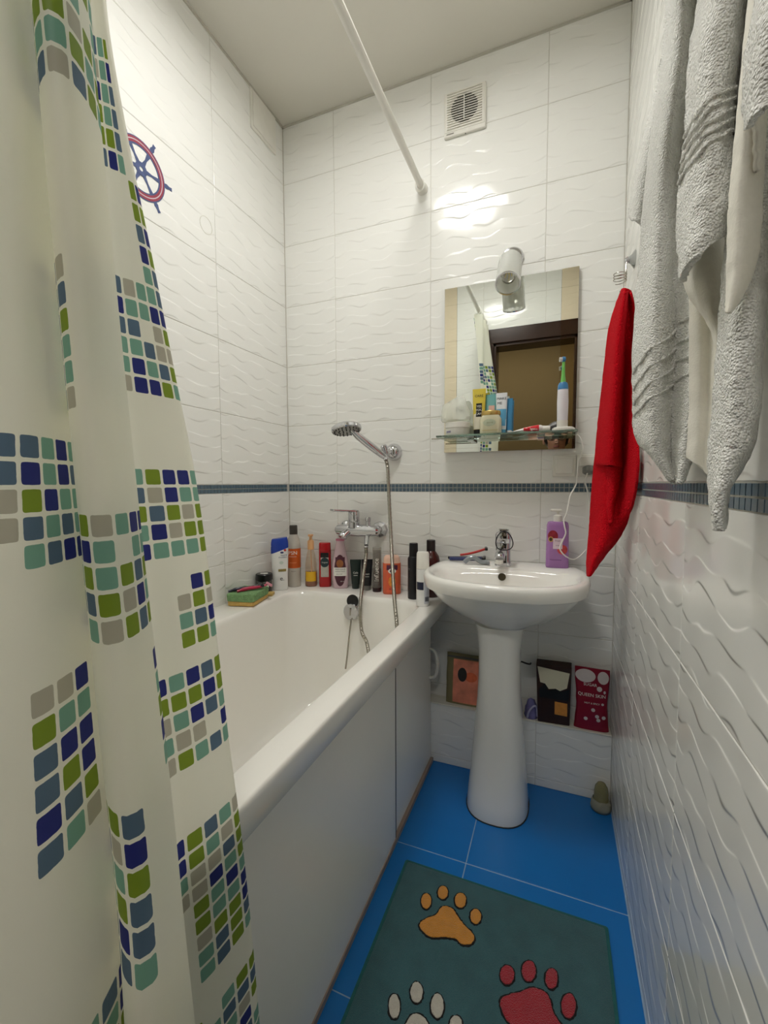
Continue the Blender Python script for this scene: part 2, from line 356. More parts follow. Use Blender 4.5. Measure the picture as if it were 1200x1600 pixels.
# ------------------------------------------------------------------ control points of cloths, cords and the mat's paw prints (metres)
CURTAIN = [[(0.577,-1.47,2.125),(0.633,-1.45,2.125),(0.633,-1.43,2.125),(0.577,-1.41,2.125),(0.577,-1.39,2.125),(0.577,-1.37,2.125),(0.633,-1.35,2.125),(0.633,-1.33,2.125),(0.577,-1.31,2.125),(0.577,-1.29,2.125),(0.577,-1.27,2.125),(0.633,-1.25,2.125),(0.633,-1.23,2.125),(0.577,-1.21,2.125)],[(0.5827,-1.4619,2.0),(0.6448,-1.4381,2.0),(0.6485,-1.4186,2.0),(0.6008,-1.3984,2.0),(0.594,-1.3752,2.0),(0.6052,-1.3701,2.0),(0.6552,-1.3572,2.0),(0.6552,-1.3367,2.0),(0.6065,-1.3127,2.0),(0.5965,-1.2925,2.0),(0.5915,-1.2717,2.0),(0.6348,-1.2548,2.0),(0.6352,-1.2386,2.0),(0.5907,-1.2208,2.0)],[(0.5908,-1.4505,1.8),(0.6612,-1.4215,1.8),(0.6702,-1.4027,1.8),(0.634,-1.3822,1.8),(0.6178,-1.3545,1.8),(0.6448,-1.3703,1.8),(0.6864,-1.3674,1.8),(0.6864,-1.3462,1.8),(0.6478,-1.3165,1.8),(0.6238,-1.296,1.8),(0.6118,-1.274,1.8),(0.6372,-1.2614,1.8),(0.6384,-1.2507,1.8),(0.61,-1.2358,1.8)],[(0.5966,-1.4423,1.66),(0.673,-1.4096,1.66),(0.6857,-1.3914,1.66),(0.6578,-1.3707,1.66),(0.6348,-1.3397,1.66),(0.673,-1.3705,1.66),(0.7086,-1.3746,1.66),(0.7086,-1.3529,1.66),(0.6773,-1.3193,1.66),(0.6433,-1.2984,1.66),(0.6263,-1.2757,1.66),(0.639,-1.2662,1.66),(0.6406,-1.2593,1.66),(0.6238,-1.2466,1.66)],[(0.6,-1.4374,1.56),(0.68,-1.4024,1.56),(0.695,-1.3845,1.56),(0.672,-1.3637,1.56),(0.645,-1.3309,1.56),(0.69,-1.3706,1.56),(0.722,-1.379,1.56),(0.722,-1.3569,1.56),(0.695,-1.3209,1.56),(0.655,-1.2999,1.56),(0.635,-1.2767,1.56),(0.64,-1.2691,1.56),(0.642,-1.2645,1.56),(0.632,-1.253,1.56)],[(0.6,-1.4433,1.45),(0.68,-1.4083,1.45),(0.695,-1.3855,1.45),(0.672,-1.3577,1.45),(0.645,-1.3243,1.45),(0.69,-1.3643,1.45),(0.722,-1.3733,1.45),(0.722,-1.3519,1.45),(0.695,-1.3164,1.45),(0.655,-1.2955,1.45),(0.635,-1.2717,1.45),(0.64,-1.2594,1.45),(0.642,-1.2469,1.45),(0.632,-1.2345,1.45)],[(0.6,-1.4502,1.32),(0.68,-1.4152,1.32),(0.695,-1.3872,1.32),(0.672,-1.3536,1.32),(0.645,-1.3209,1.32),(0.69,-1.3596,1.32),(0.722,-1.3677,1.32),(0.722,-1.3458,1.32),(0.695,-1.3089,1.32),(0.655,-1.2881,1.32),(0.635,-1.264,1.32),(0.64,-1.2439,1.32),(0.642,-1.2186,1.32),(0.632,-1.2058,1.32)],[(0.6,-1.4567,1.2),(0.68,-1.4217,1.2),(0.695,-1.3893,1.2),(0.672,-1.3488,1.2),(0.645,-1.3151,1.2),(0.69,-1.3548,1.2),(0.722,-1.3626,1.2),(0.722,-1.3393,1.2),(0.695,-1.3016,1.2),(0.655,-1.2809,1.2),(0.635,-1.2562,1.2),(0.64,-1.2298,1.2),(0.642,-1.1943,1.2),(0.632,-1.1813,1.2)],[(0.6121,-1.4683,1.08),(0.6921,-1.4333,1.08),(0.7071,-1.3975,1.08),(0.6841,-1.3515,1.08),(0.6571,-1.3177,1.08),(0.7021,-1.3576,1.08),(0.7341,-1.3649,1.08),(0.7341,-1.3411,1.08),(0.7071,-1.3029,1.08),(0.6671,-1.2823,1.08),(0.6471,-1.2576,1.08),(0.6521,-1.2258,1.08),(0.6541,-1.1809,1.08),(0.6441,-1.1679,1.08)],[(0.633,-1.4836,0.96),(0.713,-1.4486,0.96),(0.728,-1.4104,0.96),(0.705,-1.3594,0.96),(0.678,-1.3259,0.96),(0.723,-1.3656,0.96),(0.755,-1.3729,0.96),(0.755,-1.349,0.96),(0.728,-1.3108,0.96),(0.688,-1.2901,0.96),(0.668,-1.2656,0.96),(0.673,-1.2321,0.96),(0.675,-1.1841,0.96),(0.665,-1.171,0.96)],[(0.6538,-1.499,0.84),(0.7338,-1.464,0.84),(0.7488,-1.4228,0.84),(0.7258,-1.3675,0.84),(0.6988,-1.3345,0.84),(0.7438,-1.3735,0.84),(0.7758,-1.3799,0.84),(0.7758,-1.3556,0.84),(0.7488,-1.317,0.84),(0.7088,-1.2964,0.84),(0.6888,-1.2722,0.84),(0.6938,-1.2393,0.84),(0.6958,-1.1913,0.84),(0.6858,-1.1781,0.84)],[(0.6711,-1.5117,0.74),(0.7511,-1.4767,0.74),(0.7661,-1.4339,0.74),(0.7431,-1.3727,0.74),(0.7161,-1.3393,0.74),(0.7611,-1.3791,0.74),(0.7931,-1.3865,0.74),(0.7931,-1.3623,0.74),(0.7661,-1.3233,0.74),(0.7261,-1.3018,0.74),(0.7061,-1.277,0.74),(0.7111,-1.244,0.74),(0.7131,-1.1973,0.74),(0.7031,-1.1844,0.74)],[(0.685,-1.522,0.66),(0.765,-1.487,0.66),(0.78,-1.444,0.66),(0.757,-1.3798,0.66),(0.73,-1.3455,0.66),(0.775,-1.3869,0.66),(0.807,-1.394,0.66),(0.807,-1.3687,0.66),(0.78,-1.3296,0.66),(0.74,-1.3079,0.66),(0.72,-1.2833,0.66),(0.725,-1.2494,0.66),(0.727,-1.2008,0.66),(0.717,-1.1877,0.66)],[(0.685,-1.5262,0.58),(0.765,-1.4912,0.58),(0.78,-1.4463,0.58),(0.757,-1.3795,0.58),(0.73,-1.3446,0.58),(0.775,-1.3864,0.58),(0.807,-1.3921,0.58),(0.807,-1.3646,0.58),(0.78,-1.3239,0.58),(0.74,-1.3029,0.58),(0.72,-1.2783,0.58),(0.725,-1.2429,0.58),(0.727,-1.1917,0.58),(0.717,-1.1786,0.58)],[(0.685,-1.5326,0.46),(0.765,-1.4976,0.46),(0.78,-1.4499,0.46),(0.757,-1.3789,0.46),(0.73,-1.3437,0.46),(0.775,-1.3857,0.46),(0.807,-1.3892,0.46),(0.807,-1.3583,0.46),(0.78,-1.315,0.46),(0.74,-1.2945,0.46),(0.72,-1.2697,0.46),(0.725,-1.2342,0.46),(0.727,-1.1808,0.46),(0.717,-1.1669,0.46)],[(0.685,-1.5391,0.34),(0.765,-1.5041,0.34),(0.78,-1.4534,0.34),(0.757,-1.3784,0.34),(0.73,-1.3428,0.34),(0.775,-1.3851,0.34),(0.807,-1.3862,0.34),(0.807,-1.352,0.34),(0.78,-1.3062,0.34),(0.74,-1.286,0.34),(0.72,-1.261,0.34),(0.725,-1.2251,0.34),(0.727,-1.1717,0.34),(0.717,-1.1576,0.34)],[(0.685,-1.5455,0.22),(0.765,-1.5105,0.22),(0.78,-1.4569,0.22),(0.757,-1.3778,0.22),(0.73,-1.3419,0.22),(0.775,-1.3844,0.22),(0.807,-1.3833,0.22),(0.807,-1.3458,0.22),(0.78,-1.2974,0.22),(0.74,-1.2776,0.22),(0.72,-1.2522,0.22),(0.725,-1.216,0.22),(0.727,-1.1625,0.22),(0.717,-1.1483,0.22)],[(0.685,-1.5508,0.12),(0.765,-1.5158,0.12),(0.78,-1.4599,0.12),(0.757,-1.3773,0.12),(0.73,-1.3411,0.12),(0.775,-1.3838,0.12),(0.807,-1.3809,0.12),(0.807,-1.3406,0.12),(0.78,-1.29,0.12),(0.74,-1.2705,0.12),(0.72,-1.2449,0.12),(0.725,-1.2085,0.12),(0.727,-1.1548,0.12),(0.717,-1.1406,0.12)],[(0.685,-1.5545,0.05),(0.765,-1.5195,0.05),(0.78,-1.4619,0.05),(0.757,-1.377,0.05),(0.73,-1.3406,0.05),(0.775,-1.3834,0.05),(0.807,-1.3792,0.05),(0.807,-1.3369,0.05),(0.78,-1.2849,0.05),(0.74,-1.2656,0.05),(0.72,-1.2398,0.05),(0.725,-1.2032,0.05),(0.727,-1.1495,0.05),(0.717,-1.1352,0.05)]]
T_DRAPE = [[(1.2299,-0.82,1.815),(1.2308,-0.905,1.7265),(1.2561,-0.885,1.7366),(1.262,-0.9416,1.6754),(1.262,-0.9755,1.6403)],[(1.2237,-0.82,1.7131),(1.2248,-0.905,1.6367),(1.249,-0.885,1.6459),(1.26,-0.925,1.6061),(1.262,-0.9654,1.5693)],[(1.214,-0.82,1.6093),(1.2158,-0.905,1.5452),(1.2415,-0.885,1.5523),(1.2534,-0.925,1.5188),(1.262,-0.9546,1.4941)],[(1.2057,-0.82,1.5016),(1.2094,-0.905,1.4499),(1.2376,-0.885,1.4549),(1.25,-0.925,1.428),(1.262,-0.9553,1.407)],[(1.2005,-0.82,1.3899),(1.2073,-0.905,1.3508),(1.2358,-0.885,1.3545),(1.2499,-0.925,1.3341),(1.262,-0.9559,1.3181)],[(1.197,-0.82,1.2748),(1.2067,-0.905,1.249),(1.2372,-0.885,1.2468),(1.2502,-0.925,1.2299),(1.262,-0.9247,1.2286)],[(1.1998,-0.82,1.1761),(1.2079,-0.905,1.1623),(1.2363,-0.885,1.1591),(1.2482,-0.925,1.1482),(1.262,-0.9117,1.1493)],[(1.2046,-0.82,1.1331),(1.2126,-0.905,1.1094),(1.2381,-0.885,1.1055),(1.2441,-0.925,1.1026),(1.262,-0.8885,1.1089)],[(1.2245,-0.82,1.1074),(1.2225,-0.905,1.0844),(1.2405,-0.885,1.0785),(1.2434,-0.925,1.0799),(1.262,-0.8698,1.0877)],[(1.2495,-0.82,1.0733),(1.236,-0.905,1.0632),(1.2449,-0.885,1.0596),(1.2405,-0.925,1.0614),(1.262,-0.8458,1.0689)]]
T_FLAP = [[(1.2263,-1.01,1.6195),(1.2207,-1.08,1.5492),(1.2317,-1.085,1.5394),(1.2618,-1.03,1.5839)],[(1.218,-1.01,1.5453),(1.2146,-1.08,1.484),(1.2294,-1.085,1.4742),(1.2595,-1.03,1.5124)],[(1.2161,-1.01,1.4999),(1.213,-1.08,1.4443),(1.226,-1.085,1.436),(1.2559,-1.03,1.4707)],[(1.2156,-1.01,1.4466),(1.2137,-1.08,1.3974),(1.2267,-1.085,1.3901),(1.2556,-1.03,1.424)],[(1.2109,-1.01,1.3901),(1.2128,-1.08,1.3503),(1.2293,-1.085,1.349),(1.26,-1.03,1.3818)],[(1.2112,-1.01,1.3452),(1.2104,-1.08,1.3149),(1.2303,-1.085,1.3225),(1.2619,-1.03,1.3591)],[(1.2134,-1.01,1.3169),(1.207,-1.08,1.2913),(1.225,-1.085,1.3031),(1.262,-1.0333,1.3445)],[(1.2162,-1.01,1.2884),(1.2065,-1.08,1.2761),(1.2214,-1.085,1.2908),(1.262,-1.0305,1.3403)]]
T_LINING = [[(1.2199,-0.99,1.368),(1.2265,-1.015,1.3529),(1.2399,-1.02,1.3472),(1.262,-0.9903,1.3584)],[(1.2201,-0.99,1.325),(1.228,-1.015,1.3117),(1.2414,-1.02,1.3068),(1.262,-0.996,1.3141)],[(1.2211,-0.99,1.2974),(1.2291,-1.015,1.2806),(1.2427,-1.02,1.2729),(1.262,-0.9987,1.2783)],[(1.2314,-0.99,1.2725),(1.2347,-1.015,1.257),(1.2453,-1.02,1.2487),(1.262,-1.0004,1.2498)],[(1.2439,-0.99,1.2511),(1.2436,-1.015,1.237),(1.2495,-1.02,1.2298),(1.262,-0.9966,1.2329)],[(1.2526,-0.99,1.2298),(1.2491,-1.015,1.2156),(1.2514,-1.02,1.2091),(1.262,-0.9931,1.2133)],[(1.2578,-0.99,1.2039),(1.2531,-1.015,1.1875),(1.2531,-1.02,1.1794),(1.262,-0.9932,1.1811)],[(1.258,-0.99,1.1661),(1.2524,-1.015,1.159),(1.2522,-1.02,1.158),(1.2618,-0.99,1.1644)]]
T_ROLL = [[(1.2485,-0.7,1.8316),(1.2458,-0.75,1.7867),(1.2545,-0.75,1.7835),(1.262,-0.7296,1.7994)],[(1.2329,-0.7,1.7348),(1.2321,-0.75,1.6952),(1.2419,-0.75,1.6921),(1.2565,-0.7,1.7272)],[(1.2154,-0.7,1.6511),(1.2175,-0.75,1.6159),(1.2285,-0.75,1.6128),(1.2424,-0.7,1.6435)],[(1.2046,-0.7,1.5844),(1.2066,-0.75,1.5514),(1.2196,-0.75,1.5481),(1.2331,-0.7,1.5773)],[(1.1991,-0.7,1.5337),(1.2008,-0.75,1.4965),(1.2159,-0.75,1.4902),(1.2309,-0.7,1.5222)]]
T2_DRAPE = [[(1.2527,-1.05,1.5669),(1.2414,-1.115,1.5043),(1.2507,-1.12,1.4952),(1.262,-1.1182,1.4923)],[(1.2504,-1.05,1.4742),(1.2404,-1.115,1.4226),(1.2499,-1.12,1.4152),(1.262,-1.1163,1.4141)],[(1.248,-1.05,1.4027),(1.2394,-1.115,1.3598),(1.2503,-1.12,1.3532),(1.262,-1.1118,1.3557)],[(1.2456,-1.05,1.3294),(1.2388,-1.115,1.2954),(1.2477,-1.12,1.2907),(1.262,-1.1005,1.2982)],[(1.2438,-1.05,1.2669),(1.2364,-1.115,1.2409),(1.2454,-1.12,1.2372),(1.262,-1.0938,1.2453)],[(1.2419,-1.05,1.2029),(1.2353,-1.115,1.1849),(1.2449,-1.12,1.1823),(1.262,-1.0912,1.1886)],[(1.2411,-1.05,1.1507),(1.2342,-1.115,1.1393),(1.2449,-1.12,1.1376),(1.262,-1.0927,1.1412)],[(1.2384,-1.05,1.1043),(1.2329,-1.115,1.0988),(1.2428,-1.12,1.0979),(1.262,-1.0859,1.1032)],[(1.239,-1.05,1.0707),(1.2292,-1.115,1.0695),(1.2354,-1.12,1.0693),(1.2582,-1.07,1.0776)],[(1.2412,-1.05,1.0436),(1.2272,-1.115,1.0457),(1.2296,-1.12,1.0459),(1.2481,-1.07,1.054)],[(1.2448,-1.05,1.0218),(1.2285,-1.115,1.0241),(1.229,-1.12,1.0234),(1.2459,-1.07,1.0274)],[(1.2463,-1.05,1.0123),(1.2293,-1.115,1.0157),(1.2288,-1.12,1.0162),(1.2453,-1.07,1.0156)]]
T2_FOLD = [[(1.2313,-1.13,1.4978),(1.2319,-1.142,1.485),(1.2382,-1.138,1.4865),(1.2459,-1.13,1.4917)],[(1.2276,-1.13,1.4194),(1.2292,-1.142,1.4086),(1.2365,-1.138,1.4095),(1.2446,-1.13,1.4135)],[(1.2249,-1.13,1.3534),(1.2276,-1.142,1.3443),(1.2357,-1.138,1.3448),(1.2444,-1.13,1.3479)],[(1.223,-1.13,1.312),(1.2262,-1.142,1.304),(1.2348,-1.138,1.3043),(1.2444,-1.13,1.3067)],[(1.2228,-1.13,1.28),(1.2261,-1.142,1.2731),(1.2348,-1.138,1.2733),(1.2444,-1.13,1.2755)],[(1.2234,-1.13,1.253),(1.2258,-1.142,1.2466),(1.2337,-1.138,1.2464),(1.2424,-1.13,1.2495)],[(1.2238,-1.13,1.2313),(1.2245,-1.142,1.2242),(1.2302,-1.138,1.2238),(1.2366,-1.13,1.2292)],[(1.2241,-1.13,1.2116),(1.2216,-1.142,1.2061),(1.2237,-1.138,1.2072),(1.2269,-1.13,1.2112)]]
T2_BACK = [[(1.2368,-0.95,1.3023),(1.245,-0.96,1.2969),(1.2566,-0.96,1.2949),(1.262,-0.9818,1.2852)],[(1.2398,-0.95,1.2164),(1.248,-0.96,1.2129),(1.2584,-0.96,1.2117),(1.262,-0.986,1.2045)],[(1.242,-0.95,1.153),(1.2491,-0.96,1.1471),(1.2597,-0.96,1.1425),(1.262,-0.9884,1.1383)],[(1.2409,-0.95,1.105),(1.2482,-0.96,1.0977),(1.2576,-0.96,1.0912),(1.262,-0.9823,1.0853)],[(1.2413,-0.95,1.0937),(1.2473,-0.96,1.0851),(1.2569,-0.96,1.0754),(1.262,-0.9713,1.0658)]]
T3_DRAPE = [[(1.2281,-1.165,1.458),(1.2188,-1.215,1.41),(1.229,-1.215,1.4057),(1.2583,-1.17,1.4401)],[(1.2227,-1.165,1.419),(1.2144,-1.215,1.3756),(1.2255,-1.215,1.3714),(1.2546,-1.17,1.4023)],[(1.22,-1.165,1.3874),(1.2121,-1.215,1.3478),(1.224,-1.215,1.3458),(1.2521,-1.17,1.3766)],[(1.2199,-1.165,1.3591),(1.2116,-1.215,1.3251),(1.2223,-1.215,1.3279),(1.2509,-1.17,1.3636)],[(1.222,-1.165,1.3375),(1.2114,-1.215,1.3131),(1.2209,-1.215,1.3201),(1.2493,-1.17,1.3573)]]
T3_STRIP = [[(1.2337,-1.13,1.3767),(1.2333,-1.145,1.3654),(1.2432,-1.13,1.3763)],[(1.2344,-1.13,1.3585),(1.2333,-1.145,1.3456),(1.2432,-1.13,1.3559)],[(1.2368,-1.13,1.3423),(1.2348,-1.145,1.3302),(1.2422,-1.13,1.3383)],[(1.2392,-1.13,1.3277),(1.2358,-1.145,1.317),(1.2419,-1.13,1.326)]]
RED_BACK = [[(1.2427,-0.24,1.5866),(1.2381,-0.33,1.5542),(1.2454,-0.33,1.5498),(1.262,-0.2457,1.5761)],[(1.2283,-0.24,1.5448),(1.2307,-0.33,1.5112),(1.2451,-0.33,1.509),(1.262,-0.3093,1.5188)],[(1.213,-0.24,1.475),(1.2238,-0.33,1.4452),(1.2441,-0.33,1.4426),(1.262,-0.335,1.4387)],[(1.2046,-0.24,1.3718),(1.2206,-0.33,1.349),(1.2453,-0.33,1.3465),(1.262,-0.3874,1.3161)],[(1.1949,-0.24,1.2457),(1.2163,-0.33,1.2318),(1.2442,-0.33,1.2301),(1.262,-0.3871,1.2241)],[(1.1879,-0.24,1.1332),(1.2116,-0.33,1.1276),(1.2473,-0.33,1.1184),(1.262,-0.4518,1.1196)],[(1.1822,-0.24,1.0335),(1.211,-0.33,1.0354),(1.2467,-0.33,1.0356),(1.262,-0.4403,1.0454)],[(1.1792,-0.24,0.9509),(1.2039,-0.33,0.9591),(1.234,-0.33,0.9599),(1.262,-0.3487,0.9738)],[(1.176,-0.24,0.8768),(1.1918,-0.33,0.89),(1.2145,-0.33,0.8997),(1.252,-0.24,0.9042)],[(1.1737,-0.24,0.83),(1.179,-0.33,0.846),(1.1912,-0.33,0.8537),(1.2194,-0.24,0.8551)],[(1.1763,-0.24,0.7928),(1.1736,-0.33,0.809),(1.1782,-0.33,0.8128),(1.191,-0.24,0.807)]]
RED_FRONT = [[(1.2409,-0.27,1.5682),(1.2332,-0.385,1.5251),(1.2461,-0.325,1.547),(1.2508,-0.345,1.5336)],[(1.2286,-0.27,1.522),(1.2276,-0.385,1.4807),(1.2475,-0.325,1.4994),(1.2591,-0.345,1.4904)],[(1.2138,-0.27,1.4486),(1.2212,-0.385,1.4129),(1.2454,-0.325,1.42),(1.262,-0.3486,1.4188)],[(1.204,-0.27,1.3477),(1.2181,-0.385,1.3207),(1.2479,-0.325,1.3313),(1.262,-0.3968,1.314)],[(1.1957,-0.27,1.2414),(1.2136,-0.385,1.2242),(1.2479,-0.325,1.2256),(1.262,-0.3965,1.2227)],[(1.1885,-0.27,1.1491),(1.213,-0.385,1.1405),(1.2531,-0.325,1.1433),(1.262,-0.4475,1.142)],[(1.186,-0.27,1.1193),(1.2122,-0.385,1.1166),(1.257,-0.325,1.1085),(1.262,-0.4576,1.0899)],[(1.1879,-0.27,1.1104),(1.2139,-0.385,1.1054),(1.2575,-0.325,1.0936),(1.262,-0.43,1.0529)]]
RED_INNER = [[(1.2012,-0.3,1.1072),(1.2181,-0.345,1.1053),(1.2371,-0.345,1.1049),(1.2576,-0.3,1.1028)],[(1.2057,-0.3,1.0521),(1.218,-0.345,1.0524),(1.2326,-0.345,1.0556),(1.2497,-0.3,1.0605)],[(1.2101,-0.3,1.0002),(1.2151,-0.345,0.9941),(1.2239,-0.345,0.9976),(1.2377,-0.3,1.004)],[(1.2188,-0.3,0.9622),(1.2191,-0.345,0.9557),(1.2234,-0.345,0.9592),(1.2311,-0.3,0.966)]]
HOSE = [(0.4137,-0.105,0.7874),(0.412,-0.12,0.7354),(0.4149,-0.145,0.6793),(0.4249,-0.185,0.6054),(0.4363,-0.2,0.5274),(0.4632,-0.215,0.4908),(0.4882,-0.24,0.4408),(0.5332,-0.27,0.4108),(0.5791,-0.285,0.45209999999999995),(0.6031,-0.28,0.5321),(0.5991,-0.27,0.5921),(0.5794,-0.235,0.6463),(0.5557,-0.19,0.7357),(0.5299,-0.14,0.8656),(0.5094,-0.105,1.0046),(0.4981,-0.088,1.1121),(0.4919,-0.085,1.1435),(0.4834,-0.083,1.163)]
CORD = [(1.1363,-0.03,1.2283),(1.154,-0.03,1.2149),(1.1622,-0.03,1.1936),(1.1645,-0.035,1.166),(1.1535,-0.04,1.1346),(1.1505,-0.04,1.0926),(1.1475,-0.04,1.0568),(1.1302,-0.06,1.0191),(1.1213,-0.075,0.9672),(1.1121,-0.085,0.9425),(1.1143,-0.092,0.9223),(1.1185,-0.095,0.8998),(1.1095,-0.095,0.8743),(1.1022,-0.095,0.853),(1.1064,-0.09,0.8377),(1.1224,-0.08,0.8202),(1.1425,-0.06,0.8096),(1.1626,-0.04,0.8162),(1.1839,-0.03,0.8395)]
PLUGCORD = [(1.1833,-0.03,1.1113),(1.1797,-0.035,1.0882),(1.1747,-0.03,1.0672),(1.1838,-0.02,1.0332),(1.1907,-0.02,0.9865),(1.1975,-0.02,0.9439)]
STOPCORD = [(0.3877,-0.185,0.5603),(0.3867,-0.2,0.5092),(0.3855,-0.215,0.4418),(0.382,-0.225,0.3849)]
PAW_PAD = [(0.8055,-0.6817),(0.815,-0.6625),(0.8351,-0.644),(0.8463,-0.6178),(0.8685,-0.6146),(0.8867,-0.6289),(0.9042,-0.6427),(0.9255,-0.6543),(0.9323,-0.6662),(0.9257,-0.6806),(0.9085,-0.6874),(0.8932,-0.6816),(0.8704,-0.6858),(0.8399,-0.6979),(0.8192,-0.6939)]
PAW_TOES = [(0.8038,-0.6189,0.0119,0.0047,0.0055,-0.0191),(0.8372,-0.5813,0.0121,0.0048,0.0044,-0.0175),(0.8835,-0.5851,0.0133,0.0052,0.004,-0.0192),(0.9263,-0.6123,0.0123,0.0049,0.0031,-0.018)]
RED_TOES = [(1.0107,-0.7131,0.0138,0.0054,0.0019,-0.0185),(1.0532,-0.6884,0.0139,0.0055,0.0012,-0.0208),(1.0988,-0.6856,0.012,0.0048,0.0002,-0.02),(1.1314,-0.7241,0.0135,0.0053,-0.0005,-0.0221)]
RED_PAD = [(1.003,-0.7709),(1.0095,-0.7556),(1.038,-0.7365),(1.0615,-0.7193),(1.0858,-0.7176),(1.0966,-0.7288),(1.102,-0.7465),(1.1162,-0.7623),(1.1341,-0.7756),(1.1312,-0.7941),(1.112,-0.806),(1.0928,-0.8029),(1.0681,-0.8017),(1.0379,-0.8025),(1.0162,-0.7925)]
WHITE_TOES = [(0.8056,-0.8539,0.0104,0.0041,0.0071,-0.019),(0.84,-0.8148,0.0117,0.0046,0.0055,-0.0174),(0.8858,-0.8212,0.0119,0.0047,0.0052,-0.0198),(0.927,-0.8371,0.011,0.0044,0.0028,-0.0126)]
# ------------------------------------------------------------------ bathtub
ZR = .64
tub = thing('bathtub', 'white acrylic bathtub along the left wall', 'bathtub', (.36, -.75, 0))
ri = lambda x0, x1, y0, y1, r, z: rrect(x0, x1, y0, y1, r, z, 10)
rs = [ri(.02, .690, -1.47, -.004, .02, .572), ri(.012, .703, -1.482, -.003, .02, .576), ri(.004, .709, -1.489, -.002, .02, .584), ri(.002, .7135, -1.49, -.002, .02, .630), ri(.0025, .7130, -1.4895, -.0025, .02, .6355), ri(.004, .7115, -1.488, -.003, .019, .639), ri(.007, .7085, -1.485, -.006, .018, ZR),
      ri(.118, .660, -1.392, -.138, .075, ZR), ri(.122, .656, -1.388, -.142, .078, .6385), ri(.127, .651, -1.383, -.147, .08, .632), ri(.130, .647, -1.38, -.151, .085, .62),
      ri(.142, .634, -1.34, -.166, .09, .52), ri(.155, .620, -1.29, -.182, .10, .40), ri(.166, .606, -1.23, -.198, .11, .30), ri(.178, .594, -1.18, -.212, .12, .245), ri(.20, .572, -1.13, -.235, .12, .218), ri(.24, .532, -1.05, -.28, .12, .21)]
MB().rings(rs, False, True).build('shell', ACRYL, tub, w=True, angle=50)
ov = MB().lathe([(.0315, 0), (.0315, .006), (.028, .011), (.012, .013), (.004, .0135)], 28, (.381, -.168, .583), (0, -1, .1)).build('overflow_knob', CHROME, tub, w=True)
MB().lathe([(.024, 0), (.024, .003)], 24, (.383, -.162, .622), (0, -1, .1)).build('overflow_opening', BLACK, tub, w=True)
MB().box(.3795, .3835, -.184, -.18, .572, .60).build('rosette_grip', STEEL, ov, w=True)
MB().tube(catmull(STOPCORD, 6), .0032, 8).build('plug_cable', STEEL, ov, w=True)
MB().lathe([(.03, 0), (.03, .004), (.022, .008), (.004, .01)], 24, (.39, -.42, .209)).build('drain_plug', CHROME, tub, w=True)
# sliding bath screen
PANEL = M('bath_panel_white', (238, 237, 231), .28, var=.02, vscale=4)
scr = thing('bath_screen', 'white two-part sliding panel closing the front of the bathtub', 'bath panel', (.65, -.75, 0))
pn = MB().box(.656, .6665, -1.485, -.466, .014, .595).build('panel', PANEL, scr, w=True, smooth=False, bevel=.001)
p2 = MB().box(.648, .659, -.474, -.062, .014, .595).build('panel', PANEL, scr, w=True, smooth=False, bevel=.001)
MB().box(.659, .6675, -.4685, -.4645, .014, .595).build('edge_seal', BLACK, pn, w=True, smooth=False)
MB().box(.646, .670, -1.487, -.060, 0, .015).build('bottom_rail', M('rail_brown_grey', (150, 132, 118), .4, var=.15), scr, w=True, smooth=False)
MB().box(.646, .668, -1.487, -.060, .59, .602).build('top_rail', WHITE_PL, scr, w=True, smooth=False)
MB().tube(catmull([(.657, -.078, .335), (.672, -.078, .338), (.684, -.078, .352), (.690, -.078, .39), (.684, -.078, .428), (.672, -.078, .442), (.657, -.078, .445)], 5), .0055, 10).build('handle', WHITE_PL, p2, w=True)

# ------------------------------------------------------------------ bath mixer, hose, hand shower
mx = thing('bath_mixer', 'chrome single-lever bath mixer above the bottles', 'faucet', (.36, 0, .88))
for x in (.283, .430):
    MB().lathe([(.034, -.001), (.034, .004), (.030, .012), (.018, .02), (.015, .035), (.015, .05)], 8 if x > .4 else 24, (x, 0, .878), (0, -1, 0)).build('rosette', CHROME, mx, w=True, angle=20)
MB().tube([(.262, -.062, .878), (.27, -.062, .878), (.30, -.062, .878), (.36, -.062, .878), (.42, -.062, .878), (.443, -.062, .878), (.45, -.062, .878)], [.012, .019, .022, .025, .021, .019, .012], 18).build('body', CHROME, mx, w=True)
MB().tube(catmull([(.325, -.066, .874), (.318, -.078, .868), (.311, -.092, .858), (.309, -.098, .850)], 5), [.018] * 14 + [.0165, .015], 16).build('spout', CHROME, mx, w=True)
MB().lathe([(.023, 0), (.0235, .022), (.0215, .024), (.0225, .027), (.0225, .06), (.019, .068), (.006, .071)], 24, (.345, -.066, .89)).build('cartridge_housing', CHROME, mx, w=True)
lv = MB().box(-.018, .020, -.095, .012, -.004, .004); lv.xf(Matrix.Translation((.345, -.066, .955)) @ Euler((R_(-4), 0, R_(-40))).to_matrix().to_4x4())
lv.build('lever', CHROME, mx, w=True, smooth=False, bevel=.0035, seg=3)
MB().lathe([(.009, 0), (.009, .02), (.011, .022), (.011, .034), (.008, .037)], 14, (.404, -.062, .895)).build('diverter_knob', CHROME, mx, w=True)
MB().tube([(.402, -.066, .86), (.404, -.075, .845), (.408, -.09, .825)], [.010, .010, .0085], 14).build('hose_outlet', CHROME, mx, w=True)
hose = thing('shower_hose', 'long steel shower hose looping from the mixer into the tub and up', 'hose', (.45, -.15, .5))
hp = catmull([(.408, -.092, .82), (.411, -.098, .805)] + HOSE, 22)
mb = MB(); rad = [.0066 + .0007 * math.sin(i * 2.4) for i in range(len(hp))]
mb.tube(hp, rad, 12).build('hose', STEEL, hose, w=True)
MB().tube(hp[:10] , .0085, 12).build('nut', CHROME, hose, w=True)
MB().tube(hp[-16:], .0088, 12).build('cone_nut', CHROME, hose, w=True)
